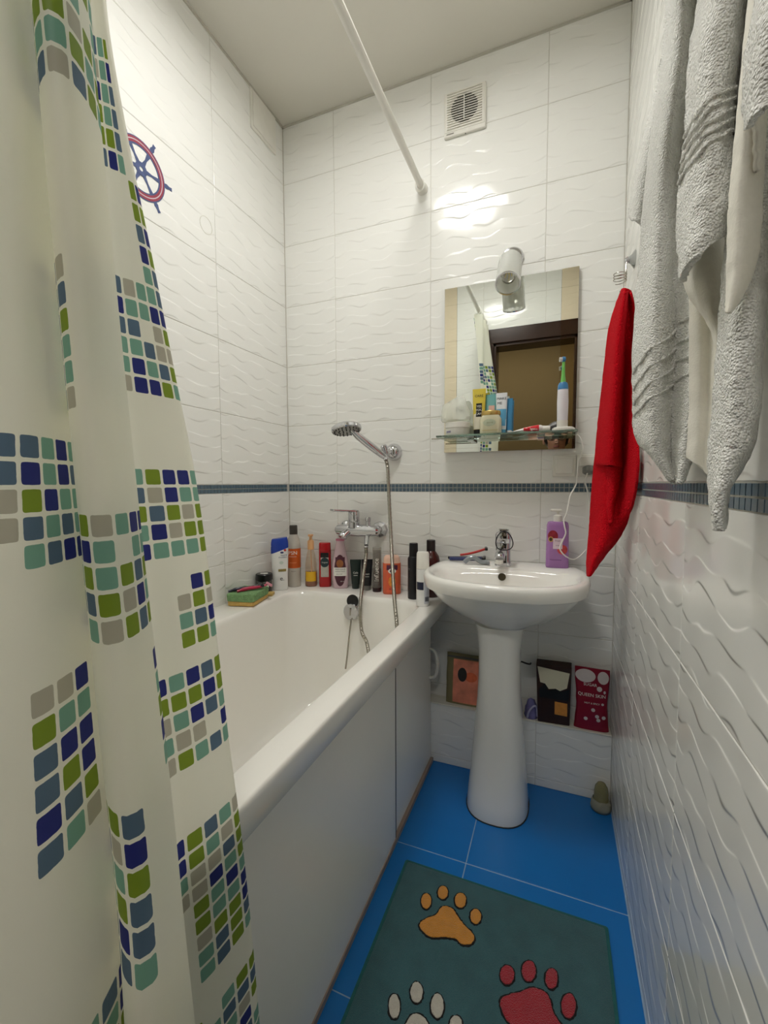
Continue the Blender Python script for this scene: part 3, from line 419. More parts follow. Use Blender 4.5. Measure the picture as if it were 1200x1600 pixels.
br = thing('shower_bracket', 'round chrome wall bracket holding the hand shower', 'bracket', (.49, 0, 1.186))
MB().lathe([(.034, 0), (.034, .004), (.030, .018), (.022, .032), (.012, .038)], 28, (.49, 0, 1.186), (0, -1, 0)).build('rosette', CHROME, br, w=True)
MB().lathe([(.013, 0), (.013, .03), (.009, .034)], 20, (.478, -.055, 1.178), (-.2, -.3, .93)).build('holder', CHROME, br, w=True)
MB().tube([(.49, -.03, 1.186), (.478, -.062, 1.188)], .010, 14).build('swivel', CHROME, br, w=True)
hs = thing('hand_shower', 'chrome hand shower with round spray head above the mixer', 'shower head', (.47, -.07, 1.17))
ax = Vector((-.3, -.42, .30)).normalized()
h0 = Vector((.4835, -.083, 1.163)); h1 = Vector((.415, -.17, 1.235)); hc = Vector((.385, -.205, 1.258))
MB().tube([h0, h0 + (h1 - h0) * .12, h0 + (h1 - h0) * .5, h1, hc + Vector((.01, .012, .004))], [.0105, .0125, .0145, .0135, .011], 18).build('handle', CHROME, hs, w=True)
fn = Vector((.20, -.13, -.97)).normalized()
MB().lathe([(.02, -.016), (.045, -.013), (.054, -.006), (.055, .004), (.052, .008)], 36, hc, fn, cap1=False).build('spray_head', CHROME, hs, w=True)
sf = MB().lathe([(.0005, .0085), (.030, .0085), (.0515, .0075), (.0515, .006)], 36, hc, fn).build('spray_face', M('spray_face_grey', (150, 148, 142), .4), hs, w=True)
q = Vector((0, 0, 1)).rotation_difference(fn); mb = MB()
for k, (n_, rr) in enumerate(((6, .014), (12, .028), (20, .044))):
    for j in range(n_):
        a = 2 * math.pi * j / n_; mb.lathe([(.0026, 0), (.0018, .0045)], 6, hc + q @ Vector((rr * math.cos(a), rr * math.sin(a), .008)), fn)
tag(mb.build('nozzles', M('nozzle_dark', (60, 60, 58), .6), sf, w=True), kind='stuff')

# ------------------------------------------------------------------ basin on pedestal
def basin_ring(a, bf, bb, cy, z, nf=2.35, nb=3.6, seg=64, cx=.937):
    o = []
    for j in range(seg):
        t = 2 * math.pi * (j + .5) / seg; c, s_ = math.cos(t), math.sin(t); n = nb if s_ > 0 else nf
        o.append((cx + a * math.copysign(abs(c) ** (2 / n), c), cy + (bb if s_ > 0 else bf) * math.copysign(abs(s_) ** (2 / n), s_), z))
    return o
bs = thing('washbasin', 'white ceramic oval washbasin under the mirror', 'washbasin', (.937, -.2, .62))
rg = [basin_ring(.075, .075, .10, -.19, .612), basin_ring(.09, .085, .15, -.19, .622), basin_ring(.155, .135, .185, -.195, .655), basin_ring(.205, .170, .195, -.20, .695), basin_ring(.230, .189, .203, -.205, .728), basin_ring(.236, .194, .205, -.205, .737),
      basin_ring(.244, .203, .207, -.21, .738), basin_ring(.248, .209, .208, -.21, .75), basin_ring(.250, .212, .208, -.21, .768), basin_ring(.248, .210, .207, -.21, .777), basin_ring(.242, .204, .203, -.21, .7815),
      basin_ring(.232, .193, .196, -.21, .7825), basin_ring(.224, .182, .082, -.215, .779, nb=3), basin_ring(.216, .172, .074, -.215, .771, nb=3), basin_ring(.205, .162, .066, -.215, .75, nb=2.8), basin_ring(.175, .135, .056, -.215, .70, nb=2.5), basin_ring(.12, .09, .045, -.215, .665, nb=2.2), basin_ring(.03, .03, .03, -.215, .655, nb=2)]
MB().rings(rg, True, True).build('bowl', CERAMIC, bs, w=True, angle=55)
MB().lathe([(.0125, 0), (.0125, .004)], 20, (.926, -.1475, .752), (0, -1, .28)).build('overflow_hole', M('tarnished_brass', (70, 64, 48), .5, metal=.7), bs, w=True)
MB().lathe([(.03, 0), (.03, .003), (.012, .004)], 20, (.937, -.215, .654)).build('drain', CHROME, bs, w=True)
pd = thing('basin_pedestal', 'tall white ceramic pedestal under the washbasin', 'pedestal', (.925, -.18, 0))
def ped(rx, ry, z, dy=0): return [(.925 + rx * math.copysign(abs(math.cos(t)) ** .8, math.cos(t)), -.18 + dy + ry * math.copysign(abs(math.sin(t)) ** .8, math.sin(t)), z) for t in [2 * math.pi * (j + .5) / 40 for j in range(40)]]
MB().rings([ped(.098, .117, 0), ped(.099, .118, .006), ped(.095, .114, .05, .002), ped(.088, .105, .13, .005), ped(.079, .095, .24, .008), ped(.070, .088, .36, .01), ped(.066, .085, .45, .01), ped(.067, .086, .52, .01), ped(.073, .09, .58, .008), ped(.078, .092, .6115, .005)]).build('column', CERAMIC, pd, w=True, angle=60)
MB().rings([ped(.101, .120, 0), ped(.101, .120, .0025)]).build('seal_line', M('dark_sealant', (40, 38, 36), .7), pd, w=True)
# basin faucet
fc = thing('basin_faucet', 'small chrome faucet standing on the back of the washbasin', 'faucet', (.922, -.085, .78))
sq = lambda w, d, z, dy=0: rrect(.922 - w, .922 + w, -.085 - d + dy, -.085 + d + dy, min(w, d) * .55, z, 5)
MB().rings([sq(.0265, .026, .779), sq(.027, .0265, .786), sq(.0245, .024, .80), sq(.0235, .023, .845), sq(.024, .023, .858)]).build('body', CHROME, fc, w=True)
MB().rings([sq(.024, .024, .860), sq(.026, .026, .866), sq(.026, .026, .888, -.003), sq(.020, .022, .896, -.004)]).build('cap', CHROME, fc, w=True)
lv = MB().box(-.017, .017, -.07, .01, -.0045, .0045); lv.xf(Matrix.Translation((.924, -.095, .893)) @ Euler((R_(-14), 0, R_(6))).to_matrix().to_4x4()); lv.build('lever', CHROME, fc, w=True, smooth=False, bevel=.004, seg=3)
MB().tube(catmull([(.922, -.095, .828), (.921, -.13, .832), (.920, -.165, .826), (.9195, -.178, .818)], 4), [.017] * 9 + [.0165, .016, .0155, .015], 16).build('spout', CHROME, fc, w=True)
MB().lathe([(.0135, 0), (.0135, .012)], 18, (.9192, -.178, .802), (0, 0, 1)).build('aerator', M('aerator_pale', (220, 218, 210), .3), fc, w=True)
ht = MB().tube(catmull([(.934 + .027 * math.cos(a) , -.168 - .004 * math.sin(2 * a), .872 + .031 * math.sin(a) - .004 * math.cos(2 * a)) for a in [2 * math.pi * k / 10 for k in range(10)]], 5, True), .0017, 8, closed=True)
tag(ht.build('hair_tie', M('hair_tie_black', (22, 22, 28), .7)), 'thin black hair tie hanging over the basin faucet lever', 'hair tie')

# ------------------------------------------------------------------ mirror, glass shelf, wall lamp
mr = thing('mirror', 'rectangular wall mirror with bronze side strips above the washbasin', 'mirror', (.92, 0, 1.177))
SILV = M('mirror_silver', (235, 238, 234), .0, metal=1, var=0); BRZ = M('mirror_bronze', (224, 213, 188), .0, metal=1, var=0)
X0, X1, Z0, Z1 = .696, 1.143, 1.177, 1.768
MB().box(X0 + .001, X1 - .001, -.010, -.0005, Z0 + .001, Z1 - .001).build('backing', M('mirror_back_grey', (92, 90, 84), .6), mr, w=True, smooth=False)
MB().box(X0 + .0455, X1 - .0525, -.0145, -.0102, Z0, Z1).build('mirror_pane', SILV, mr, w=True, smooth=False)
MB().box(X0, X0 + .045, -.0150, -.0102, Z0, Z1).build('bronze_strip', BRZ, mr, w=True, smooth=False)
MB().box(X1 - .052, X1, -.0150, -.0102, Z0, Z1).build('bronze_strip', BRZ, mr, w=True, smooth=False)
sh = thing('glass_shelf', 'clear glass shelf across the lower part of the mirror', 'shelf', (.92, -.07, 1.226))
SG = M('shelf_glass', (205, 226, 216), .02, trans=.9, ior=1.3, var=0)
MB().box(.694, 1.146, -.128, -.018, 1.222, 1.2285).build('pane', SG, sh, w=True, smooth=False, bevel=.001)
for x in (.80, 1.035):
    MB().box(x - .012, x + .012, -.05, -.0155, 1.212, 1.2215).build('clamp', CHROME, sh, w=True, smooth=False, bevel=.002)
MB().tube([(.676, -.118, 1.2185), (.80, -.118, 1.2185)], .0022, 8).build('rail_rod', STEEL, sh, w=True)
sl = thing('wall_lamp', 'unlit glass cylinder lamp mounted over the top of the mirror', 'lamp', (.929, 0, 1.835))
MB().lathe([(.039, 0), (.039, .006), (.034, .012), (.012, .016), (.010, .03)], 32, (.929, 0, 1.836), (0, -1, 0)).build('wall_plate', CHROME, sl, w=True)
a0 = Vector((.929, -.048, 1.815)); a1 = Vector((.929, -.125, 1.703)); ad = (a1 - a0).normalized(); L = (a1 - a0).length
MB().tube([(.929, -.02, 1.836), (.929, -.045, 1.834), (.929, -.052, 1.82)], .0075, 12).build('arm', CHROME, sl, w=True)
FROST = M('frosted_lamp_glass', (242, 243, 238), .2, trans=.62, ior=1.3, var=0)
MB().lathe([(.012, 0), (.034, .004), (.0385, .014), (.0395, L - .012), (.0395, L), (.0365, L), (.0365, .016), (.032, .008), (.010, .005)], 36, a0, ad, False, False).build('shade', FROST, sl, w=True)
MB().lathe([(.0402, L - .003), (.0402, L + .001), (.0365, L + .001), (.0365, L - .003)], 36, a0, ad, False, False).build('shade_rim', CHROME, sl, w=True)
MB().lathe([(.014, .006), (.014, .045), (.0125, .047)], 20, a0, ad).build('socket', M('lamp_socket', (200, 198, 190), .4), sl, w=True)
blb = MB().lathe([(.011, .045), (.015, .055), (.024, .075), (.026, .09), (.021, .106), (.008, .115)], 24, a0, ad).build('bulb', M('bulb_glass', (245, 245, 238), .02, trans=.95, ior=1.2, var=0), sl, w=True)
mb = MB(); qd = Vector((0, 0, 1)).rotation_difference(ad)
for k in range(4):
    a = math.pi / 2 * k; mb.tube([a0 + qd @ Vector((.003 * math.cos(a), .003 * math.sin(a), .06)), a0 + qd @ Vector((.010 * math.cos(a), .010 * math.sin(a), .098))], .0011, 6)
mb.build('filaments', M('filament_yellow', (225, 200, 110), .5), blb, w=True)

# ------------------------------------------------------------------ switch, socket, plug, fan, vent
sw = thing('light_switch', 'white square rocker switch on the wall below the mirror', 'switch', (1.11, 0, 1.12))
MB().box(1.074, 1.148, -.009, 0, 1.083, 1.157).build('frame', WHITE_PL, sw, w=True, smooth=False, bevel=.003)
MB().box(1.084, 1.138, -.0125, -.006, 1.093, 1.147).build('rocker', WHITE_PL, sw, w=True, smooth=False, bevel=.002)
so = thing('wall_socket', 'white wall socket beside the switch, partly behind the red towel', 'socket', (1.185, 0, 1.12))
MB().box(1.149, 1.222, -.009, 0, 1.083, 1.157).build('frame', WHITE_PL, so, w=True, smooth=False, bevel=.003)
MB().box(1.158, 1.214, -.024, -.006, 1.118, 1.150).build('cover', WHITE_PL, so, w=True, smooth=False, bevel=.002)
pg = thing('plug', 'grey two-pin plug hanging with its thin white cable from the socket', 'plug', (1.185, -.02, 1.11))
MB().lathe([(.010, 0), (.019, .006), (.019, .022), (.014, .026)], 20, (1.185, -.022, 1.117), (0, -.35, -1)).build('body', M('plug_grey', (120, 118, 112), .4), pg, w=True)
MB().tube(catmull(PLUGCORD, 6), .0024, 8).build('cable', WHITE_PL, pg, w=True)
fan = thing('extractor_fan', 'square white extractor fan with louvres high on the back wall', 'fan', (.763, 0, 2.367))
MB().box(.689, .836, -.012, 0, 2.293, 2.443).build('housing', WHITE_PL, fan, w=True, smooth=False, bevel=.004)
MB().box(.693, .832, -.0135, -.0115, 2.308, 2.439).build('face_plate', WHITE_PL, fan, w=True, smooth=False)
MB().lathe([(.047, 0), (.047, .0012)], 40, (.762, -.0135, 2.374), (0, -1, 0)).build('fan_opening', M('fan_dark', (62, 58, 48), .7), fan, w=True)
for k in range(15):
    z = 2.316 + k * .0083
    s0 = MB().box(.701, .823, -.0022, .0022, -.0008, .0008)
    s0.xf(Matrix.Translation((0, -.0168, z)) @ Matrix.Rotation(R_(12), 4, 'X')); s0.build('louvre', WHITE_PL, fan, w=True, smooth=False)
MB().box(.7605, .7635, -.0205, -.0135, 2.335, 2.415).build('mullion', WHITE_PL, fan, w=True, smooth=False)
MB().lathe([(.0022, 0), (.0022, .002)], 10, (.765, -.0065, 2.2945), (0, 0, -1)).build('screw', M('screw_dark', (60, 60, 58), .5), fan, w=True)
MB().box(.699, .725, -.0140, -.0134, 2.3005, 2.3025).build('brand_mark', M('print_grey', (110, 106, 98), .6), fan, w=True, smooth=False)
vg = thing('vent_cover', 'flat white square vent cover high on the left wall', 'vent cover', (0, -.133, 2.465))
MB().box(0, .006, -.21, -.056, 2.392, 2.535).build('frame', WHITE_PL, vg, w=True, smooth=False, bevel=.002)
MB().box(.006, .010, -.20, -.066, 2.402, 2.528).build('cover_plate', WHITE_PL, vg, w=True, smooth=False, bevel=.002)

# ------------------------------------------------------------------ curtain rod and curtain
ROD = M('rod_white_enamel', (226, 224, 216), .3)
rd = thing('curtain_rod', 'white curtain rod running from the back wall toward the camera', 'curtain rod', (.605, -.75, 2.15))
MB().tube([(.6065, -.002, 2.146), (.605, -1.496, 2.162)], .0115, 20).build('tube', ROD, rd, w=True)
MB().lathe([(.020, 0), (.020, .01), (.0155, .018), (.0145, .03)], 24, (.6065, 0, 2.146), (0, -1, .01)).build('end_cap', ROD, rd, w=True)
MB().lathe([(.020, 0), (.020, .01), (.0155, .018), (.0145, .03)], 24, (.605, -1.499, 2.162), (0, 1, 0)).build('end_cap', ROD, rd, w=True)
cr_ = MB().tube([(.6065 + .0165 * math.cos(2 * math.pi * k / 24), -.038 - .004 * math.sin(2 * math.pi * k / 24), 2.1395 + .0205 * math.sin(2 * math.pi * k / 24)) for k in range(24)], .0022, 8, closed=True)
tag(cr_.build('curtain_ring', WHITE_PL), 'single empty white curtain ring at the wall end of the rod', 'curtain ring')
PIT = .0212
# printed squares: blocks of cells (first column, last column, first row, last row), counted from the curtain's top
BLOCKS = ((0, 4, 0, 13), (10, 14, 0, 13), (20, 24, 0, 13), (5, 9, 14, 27), (15, 19, 14, 22), (10, 20, 25, 34), (0, 3, 28, 41), (19, 21, 36, 40),
          (20, 26, 14, 19), (22, 26, 22, 25), (22, 24, 28, 33), (25, 26, 34, 38), (22, 26, 39, 44), (22, 26, 49, 53), (24, 26, 55, 58), (21, 26, 60, 64), (21, 26, 68, 72), (23, 26, 73, 76), (22, 26, 79, 84), (21, 26, 88, 95),
          (10, 14, 41, 46), (11, 20, 51, 55), (18, 21, 57, 61), (12, 15, 62, 67), (11, 14, 73, 77), (15, 19, 80, 86), (11, 15, 88, 95),
          (4, 9, 48, 52), (6, 8, 57, 62), (4, 9, 69, 75), (0, 5, 84, 92))
_rc = random.Random(11)
CELLS = [['.'] * 27 for _ in range(98)]
for c0, c1, r0, r1 in BLOCKS:
    for r in range(r0, r1 + 1):
        for c in range(c0, c1 + 1): CELLS[r][c] = _rc.choice('nngggttttbbs.' if _rc.random() < .6 else 'ngtbs')
def curtain():
    ct = thing('shower_curtain', 'translucent white shower curtain printed with blue and green squares', 'shower curtain', (.65, -1.3, 1.0))
    g = [catmull(r, 14) for r in CURTAIN]
    cols = [catmull([g[i][j] for i in range(len(g))], 10) for j in range(len(g[0]))]
    nr = len(cols[0]); P = [[cols[j][i] for j in range(len(cols))] for i in range(nr)]
    kref = min(range(nr), key=lambda i: abs(P[i][0].z - .96))
    u = [0]
    for j in range(1, len(cols)): u.append(u[-1] + (P[kref][j] - P[kref][j - 1]).length)
    def at(i, uu):
        for j in range(1, len(u)):
            if uu <= u[j] or j == len(u) - 1:
                t = min((uu - u[j - 1]) / (u[j] - u[j - 1]), 1); return P[i][j - 1].lerp(P[i][j], t)
    ncol = len(CELLS[0]); S = 3
    us = [c * PIT / S for c in range(ncol * S + 1)]
    zs = [2.12 - r * PIT / S for r in range(len(CELLS) * S + 1)]; zs = [z for z in zs if z > .045]
    zi = [P[i][0].z for i in range(nr)]
    V = []
    tabl = [[at(i, x) for x in us] for i in range(nr)]
    for z in zs:
        i = 0
        while i < nr - 2 and zi[i + 1] > z: i += 1
        t = min(max((zi[i] - z) / (zi[i] - zi[i + 1]), 0), 1)
        for j in range(len(us)):
            p = tabl[i][j].lerp(tabl[i + 1][j], t); V.append((p.x - .65, p.y + 1.3, p.z - 1.0))
    n = len(us); Fc = []; cells = []
    for r in range(len(zs) - 1):
        for c in range(n - 1):
            Fc.append((r * n + c, r * n + c + 1, (r + 1) * n + c + 1, (r + 1) * n + c)); cells.append(CELLS[r // S][c // S])
    me = bpy.data.meshes.new('fabric'); me.from_pydata(V, [], Fc)
    pal = {'n': (44, 52, 128), 'g': (134, 158, 48), 't': (128, 176, 158), 's': (190, 186, 170), 'b': (92, 116, 140)}
    at_ = me.attributes.new('print', 'FLOAT_COLOR', 'FACE')
    for k, c in enumerate(cells):
        at_.data[k].color = (*lin(pal[c]), 1) if c in pal else (0, 0, 0, 0)
    uvl = me.uv_layers.new(name='UVMap')
    for lp in me.loops:
        r, c = divmod(lp.vertex_index, n); uvl.data[lp.index].uv = (c / S, r / S)
    me.polygons.foreach_set('use_smooth', [True] * len(me.polygons))
    m = bpy.data.materials.new('curtain_print'); m.use_nodes = True; nt = m.node_tree; b = nt.nodes['Principled BSDF']; outn = nt.nodes['Material Output']
    uv = nd(nt, 'ShaderNodeUVMap'); sp = nd(nt, 'ShaderNodeSeparateXYZ'); nt.links.new(uv.outputs[0], sp.inputs[0])
    no = nd(nt, 'ShaderNodeTexNoise'); no.inputs['Scale'].default_value = 3; nt.links.new(uv.outputs[0], no.inputs['Vector'])
    def edge(s_):
        f = math_(nt, 'ABSOLUTE', math_(nt, 'SUBTRACT', math_(nt, 'FRACT', s_), .5)); f = math_(nt, 'MULTIPLY', f, 2)
        return math_(nt, 'POWER', f, 9)
    e = math_(nt, 'ADD', edge(sp.outputs[0]), edge(sp.outputs[1]))
    lim = math_(nt, 'MULTIPLY_ADD', no.outputs['Fac'], .16, .12)
    mask = math_(nt, 'LESS_THAN', e, lim)
    atn = nd(nt, 'ShaderNodeAttribute', attribute_name='print')
    fac = math_(nt, 'MULTIPLY', mask, atn.outputs['Alpha'])
    mix = nd(nt, 'ShaderNodeMix', data_type='RGBA'); nt.links.new(fac, mix.inputs[0])
    mix.inputs[6].default_value = (*lin((250, 249, 236)), 1); nt.links.new(atn.outputs['Color'], mix.inputs[7])
    nt.links.new(mix.outputs[2], b.inputs['Base Color']); b.inputs['Roughness'].default_value = .55
    tr = nd(nt, 'ShaderNodeBsdfTranslucent'); nt.links.new(mix.outputs[2], tr.inputs['Color'])
    ms = nd(nt, 'ShaderNodeMixShader'); ms.inputs[0].default_value = .5
    nt.links.new(b.outputs[0], ms.inputs[1]); nt.links.new(tr.outputs[0], ms.inputs[2]); nt.links.new(ms.outputs[0], outn.inputs['Surface'])
    link('fabric', me, m, ct)
    for k in range(8):
        y = -1.468 + k * .033; zc = 2.162 - .016 * (y + 1.496) / 1.494
        MB().tube([(.605 + .019 * math.cos(2 * math.pi * j / 20), y + .003 * math.sin(4 * math.pi * j / 20), zc - .009 + .023 * math.sin(2 * math.pi * j / 20)) for j in range(20)], .002, 6, closed=True).build('ring', WHITE_PL, ct, w=True)
curtain()

# ------------------------------------------------------------------ ship wheel sticker and faint stains on the left wall
st = thing('wheel_sticker', 'red and blue ship wheel sticker on the left wall beside the curtain', 'sticker', (0, -.687, 1.936))
S_RED = M('sticker_red', (150, 62, 78), .5, var=.3, vscale=60); S_BLU = M('sticker_slate_blue', (76, 88, 128), .5, var=.35, vscale=60)
def ringx(r0, r1, x0, x1, seg=48):
    f = lambda r, x: [(x, r * math.cos(2 * math.pi * j / seg), r * math.sin(2 * math.pi * j / seg)) for j in range(seg)]
    return MB().rings([f(r0, x0), f(r0, x1), f(r1, x1), f(r1, x0), f(r0, x0)], False, False)
ringx(.057, .078, .0002, .0012).build('rim_outline', S_BLU, st, smooth=False)
ringx(.061, .075, .0012, .0016).build('rim', S_RED, st, smooth=False)
ringx(.067, .0695, .0016, .0018).build('rim_highlight', M('sticker_pale', (205, 190, 198), .5), st, smooth=False)
ringx(.006, .018, .0002, .0018).build('hub', S_BLU, st, smooth=False)
for k in range(6):
    a = R_(3 + 60 * k); pts = [(.014, .006), (.035, .003), (.058, .006), (.078, .005), (.084, .007), (.094, .004), (.103, .005), (.103, -.005), (.094, -.004), (.084, -.007), (.078, -.005), (.058, -.006), (.035, -.003), (.014, -.006)]
    sp_ = MB().rings([[(x, r * math.cos(a) - w_ * math.sin(a), r * math.sin(a) + w_ * math.cos(a)) for r, w_ in pts] for x in (.0003, .0014)])
    sp_.build('spoke', S_BLU, st, smooth=False)
rm = ringx(.0255, .0275, 0, .0006); rm.xf(Matrix.Translation((0, -.448, 1.913)))
tag(rm.build('sticker_mark', M('faint_mark_grey', (212, 211, 200), .4), smooth=False), 'faint ring mark of a removed sticker on the left wall', 'mark')

# ------------------------------------------------------------------ bath mat
mat_ = thing('bath_mat', 'teal bath mat with coloured paw prints on the blue floor', 'bath mat', (.968, -.92, 0))
TEAL = M('teal_pile', (48, 96, 102), .95, var=.28, vscale=26, bump=(800, 1.0, .003), sheen=.15)
def pile(name, poly, z0, z1, m, parent):
    return MB().prism(poly, z0, z1).build(name, m, parent, smooth=False, w=True, bevel=.0006)
xa, xb, ya, yb = .717, 1.221, -1.32, -.519
MB().rings([rrect(xa, xb, ya, yb, .006, .0), rrect(xa, xb, ya, yb, .006, .007), rrect(xa + .004, xb - .004, ya + .004, yb - .004, .006, .010), rrect(xa + .012, xb - .012, ya + .012, yb - .012, .006, .0115)]).build('pile', TEAL, mat_, w=True)
hm = MB().rings([rrect(xa - .0015, xb + .0015, ya - .0015, yb + .0015, .006, .0), rrect(xa - .0015, xb + .0015, ya - .0015, yb + .0015, .006, .008), rrect(xa + .006, xb - .006, ya + .006, yb - .006, .005, .0112), rrect(xa + .007, xb - .007, ya + .007, yb - .007, .005, .008)], False, False)
hm.build('hem', M('teal_hem', (38, 100, 98), .9, var=.2, vscale=90, bump=(300, .8, .002)), mat_, w=True)
DARK = M('pile_outline_dark', (26, 24, 24), 1, bump=(400, 1, .003))
def grow(poly, d):
    cx = sum(p[0] for p in poly) / len(poly); cy = sum(p[1] for p in poly) / len(poly); o = []; n = len(poly)
    for i in range(n):
        a, b = Vector((*poly[i - 1], 0)), Vector((*poly[(i + 1) % n], 0)); t = (b - a).normalized(); nn = Vector((t.y, -t.x, 0))
        if nn.dot(Vector((poly[i][0] - cx, poly[i][1] - cy, 0))) < 0: nn = -nn
        o.append((poly[i][0] + nn.x * d, poly[i][1] + nn.y * d))
    return o
_rj = random.Random(3)
def fuzz(poly, a=.0007): return [(x + _rj.uniform(-a, a), y + _rj.uniform(-a, a)) for x, y in poly]
def smooth2(poly): return [(p.x, p.y) for p in catmull([(*p, 0) for p in poly], 6, True)]
def ell(t): return [(t[0] + t[2] * math.cos(a) + t[4] * math.sin(a), t[1] + t[3] * math.cos(a) + t[5] * math.sin(a)) for a in [2 * math.pi * k / 28 for k in range(28)]]
def paw(pad, toes, m, lab):
    pp = smooth2(pad)
    o = pile('paw_outline', fuzz(grow(pp, .0035), .0011), .010, .0128, DARK, mat_); q_ = pile('paw_pad', fuzz(pp), .010, .0142, m, mat_); q_['label'] = lab
    for t in toes:
        e = ell(t); pile('paw_outline', fuzz(grow(e, .003), .001), .010, .0128, DARK, mat_); pile('paw_toe', fuzz(e), .010, .0142, m, mat_)
kw = dict(rough=.95, var=.2, vscale=60, bump=(420, 1, .004), sheen=.3)
paw(PAW_PAD, PAW_TOES, M('orange_pile', (206, 136, 34), **kw), 'orange paw print')
paw(RED_PAD, RED_TOES, M('red_pile', (160, 14, 36), **kw), 'red paw print')
dx, dy = WHITE_TOES[1][0] - PAW_TOES[1][0], WHITE_TOES[1][1] - PAW_TOES[1][1]
paw([(x + dx - .005, y + dy - .002) for x, y in PAW_PAD], WHITE_TOES, M('white_pile', (196, 190, 176), **kw), 'white paw print')
# ------------------------------------------------------------------ towels on the right wall
def terry(name, col, sc=430):
    m = M(name, col, .95, var=.10, vscale=150, sheen=.0, spec=.15)
    nt = m.node_tree; b = nt.nodes['Principled BSDF']; tc = nd(nt, 'ShaderNodeTexCoord')
    vo = nd(nt, 'ShaderNodeTexVoronoi'); vo.inputs['Scale'].default_value = sc; nt.links.new(tc.outputs['Object'], vo.inputs['Vector'])
    no = nd(nt, 'ShaderNodeTexNoise'); no.inputs['Scale'].default_value = sc * .45; no.inputs['Detail'].default_value = 4; nt.links.new(tc.outputs['Object'], no.inputs['Vector'])
    h = math_(nt, 'ADD', math_(nt, 'MULTIPLY', vo.outputs['Distance'], -1.0), math_(nt, 'MULTIPLY', no.outputs['Fac'], 1.6))
    bp = nd(nt, 'ShaderNodeBump'); bp.inputs['Strength'].default_value = .9; bp.inputs['Distance'].default_value = .0030
    nt.links.new(h, bp.inputs['Height']); nt.links.new(bp.outputs[0], b.inputs['Normal'])
    return m
TW = terry('white_terry', (240, 240, 235)); TP = M('white_towel_weave', (232, 229, 218), .9, var=.06, vscale=200, bump=(500, .5, .001)); TR = terry('red_terry', (208, 12, 30), 420)
def cloth(grid, name, m, parent, th=.006, jit=.0016, js=70, nu=8, nv=8):
    return loft(grid, nu, nv, jit, js).build(name, m, parent, w=True, solid=th, angle=180)
def ribs(grid, name, m, parent, lines, r=.0018, off=.0044):
    """raised woven ribs across a hanging towel; lines are lists of (across, down) in 0..1"""
    nr, nc = len(grid) - 1, len(grid[0]) - 1
    def at(s_, t_):
        rows = []
        for g in grid:
            c = catmull(g, 20); rows.append(c[min(int(s_ * nc * 20), nc * 20)])
        c = catmull(rows, 20); return c[min(int(t_ * nr * 20), nr * 20)]
    def nrm(s_, t_):
        n_ = (at(min(s_ + .06, 1), t_) - at(max(s_ - .06, 0), t_)).cross(at(s_, min(t_ + .05, 1)) - at(s_, max(t_ - .05, 0))).normalized()
        return n_ if n_.dot(Vector((-.5, -1, 0))) > 0 else -n_
    for ln in lines:
        ln = [(a.x, a.y) for a in catmull([(*q_, 0) for q_ in ln], 3)]; P = [at(*q_) + nrm(*q_) * off for q_ in ln]; MB().tube(catmull(P, 5), r, 6).build(name, m, parent, w=True)
def up_to(grid, hook, k=(.35, .7)):
    """carry the top row of a hanging towel up to its hook"""
    top = grid[0]; h = Vector(hook); rows = []
    cx = sum((Vector(p) for p in top), Vector()) / len(top)
    for t in (1.0, k[1], k[0]):
        rows.append([Vector(p).lerp(h + (Vector(p) - cx) * (.35), t) for p in top])
    return [[tuple(p) for p in r] for r in rows] + grid
def hook(name, label, y, z, grp=None):
    hk = thing(name, label, 'hook', (W, y, z), 0, grp)
    MB().lathe([(.02, 0), (.02, .004), (.015, .008)], 20, (W, y, z), (-1, 0, 0)).build('plate', CHROME, hk, w=True)
    MB().tube(catmull([(W - .004, y, z), (W - .03, y, z - .004), (W - .055, y, z - .006), (W - .066, y, z + .012)], 5), .004, 10).build('prong', CHROME, hk, w=True)
HZ = 1.80
hook('towel_hook', 'chrome towel hook holding the white towel nearest the red one', -.93, 1.86)
hook('towel_hook', 'chrome towel hook holding the middle white towel', -1.10, HZ - .06)
hook('towel_hook', 'chrome towel hook holding the white towel nearest the camera', -1.22, HZ - .1)
t1 = thing('white_towel', 'folded white terry towel with a slanting front flap, next to the red towel', 'towel', (1.23, -.93, 1.86), 0, 'white towels on the right wall')
cloth(up_to(T_DRAPE[1:], (1.222, -.925, 1.862)), 'long_drape', TW, t1, .007, .0022)
cloth(up_to(T_FLAP, (1.215, -.95, 1.866)), 'front_flap', TW, t1, .007, .0022)
ribs(T_DRAPE, 'woven_rib', TW, t1, [[(.06, .60 + d), (.25, .565 + d), (.5, .53 + d), (.75, .51 + d), (.93, .505 + d)] for d in (0, .028, .056, .084)])
ribs(T_FLAP, 'woven_rib', TW, t1, [[(.05, .44 + d), (.22, .39 + d), (.45, .345 + d), (.7, .315 + d), (.95, .305 + d)] for d in (0, .03, .06, .09, .12)], .0018)
cloth(T_LINING, 'woven_lining', TP, t1, .003, .0012)
fr = cloth(T_ROLL, 'rolled_corner', TW, t1, .006, .0018)
t2 = thing('white_towel', 'white terry towel with a long twisted tip hanging below the mosaic band', 'towel', (1.23, -1.10, HZ - .06), 0, 'white towels on the right wall')
cloth(up_to(T2_DRAPE, (1.222, -1.10, HZ - .058)), 'drape', TW, t2, .006, .002)
cloth(T2_FOLD, 'plain_layer', TP, t2, .003, .0008)
cloth(T2_BACK, 'back_corner', TP, t2, .003, .0008)
t3 = thing('white_towel', 'short white towel at the upper right edge, nearest the camera', 'towel', (1.21, -1.22, HZ - .1), 0, 'white towels on the right wall')
cloth(up_to(T3_DRAPE, (1.215, -1.21, HZ - .098)), 'drape', TW, t3, .005, .0015)
cloth(T3_STRIP, 'scalloped_edge', TP, t3, .003, .002, 150)
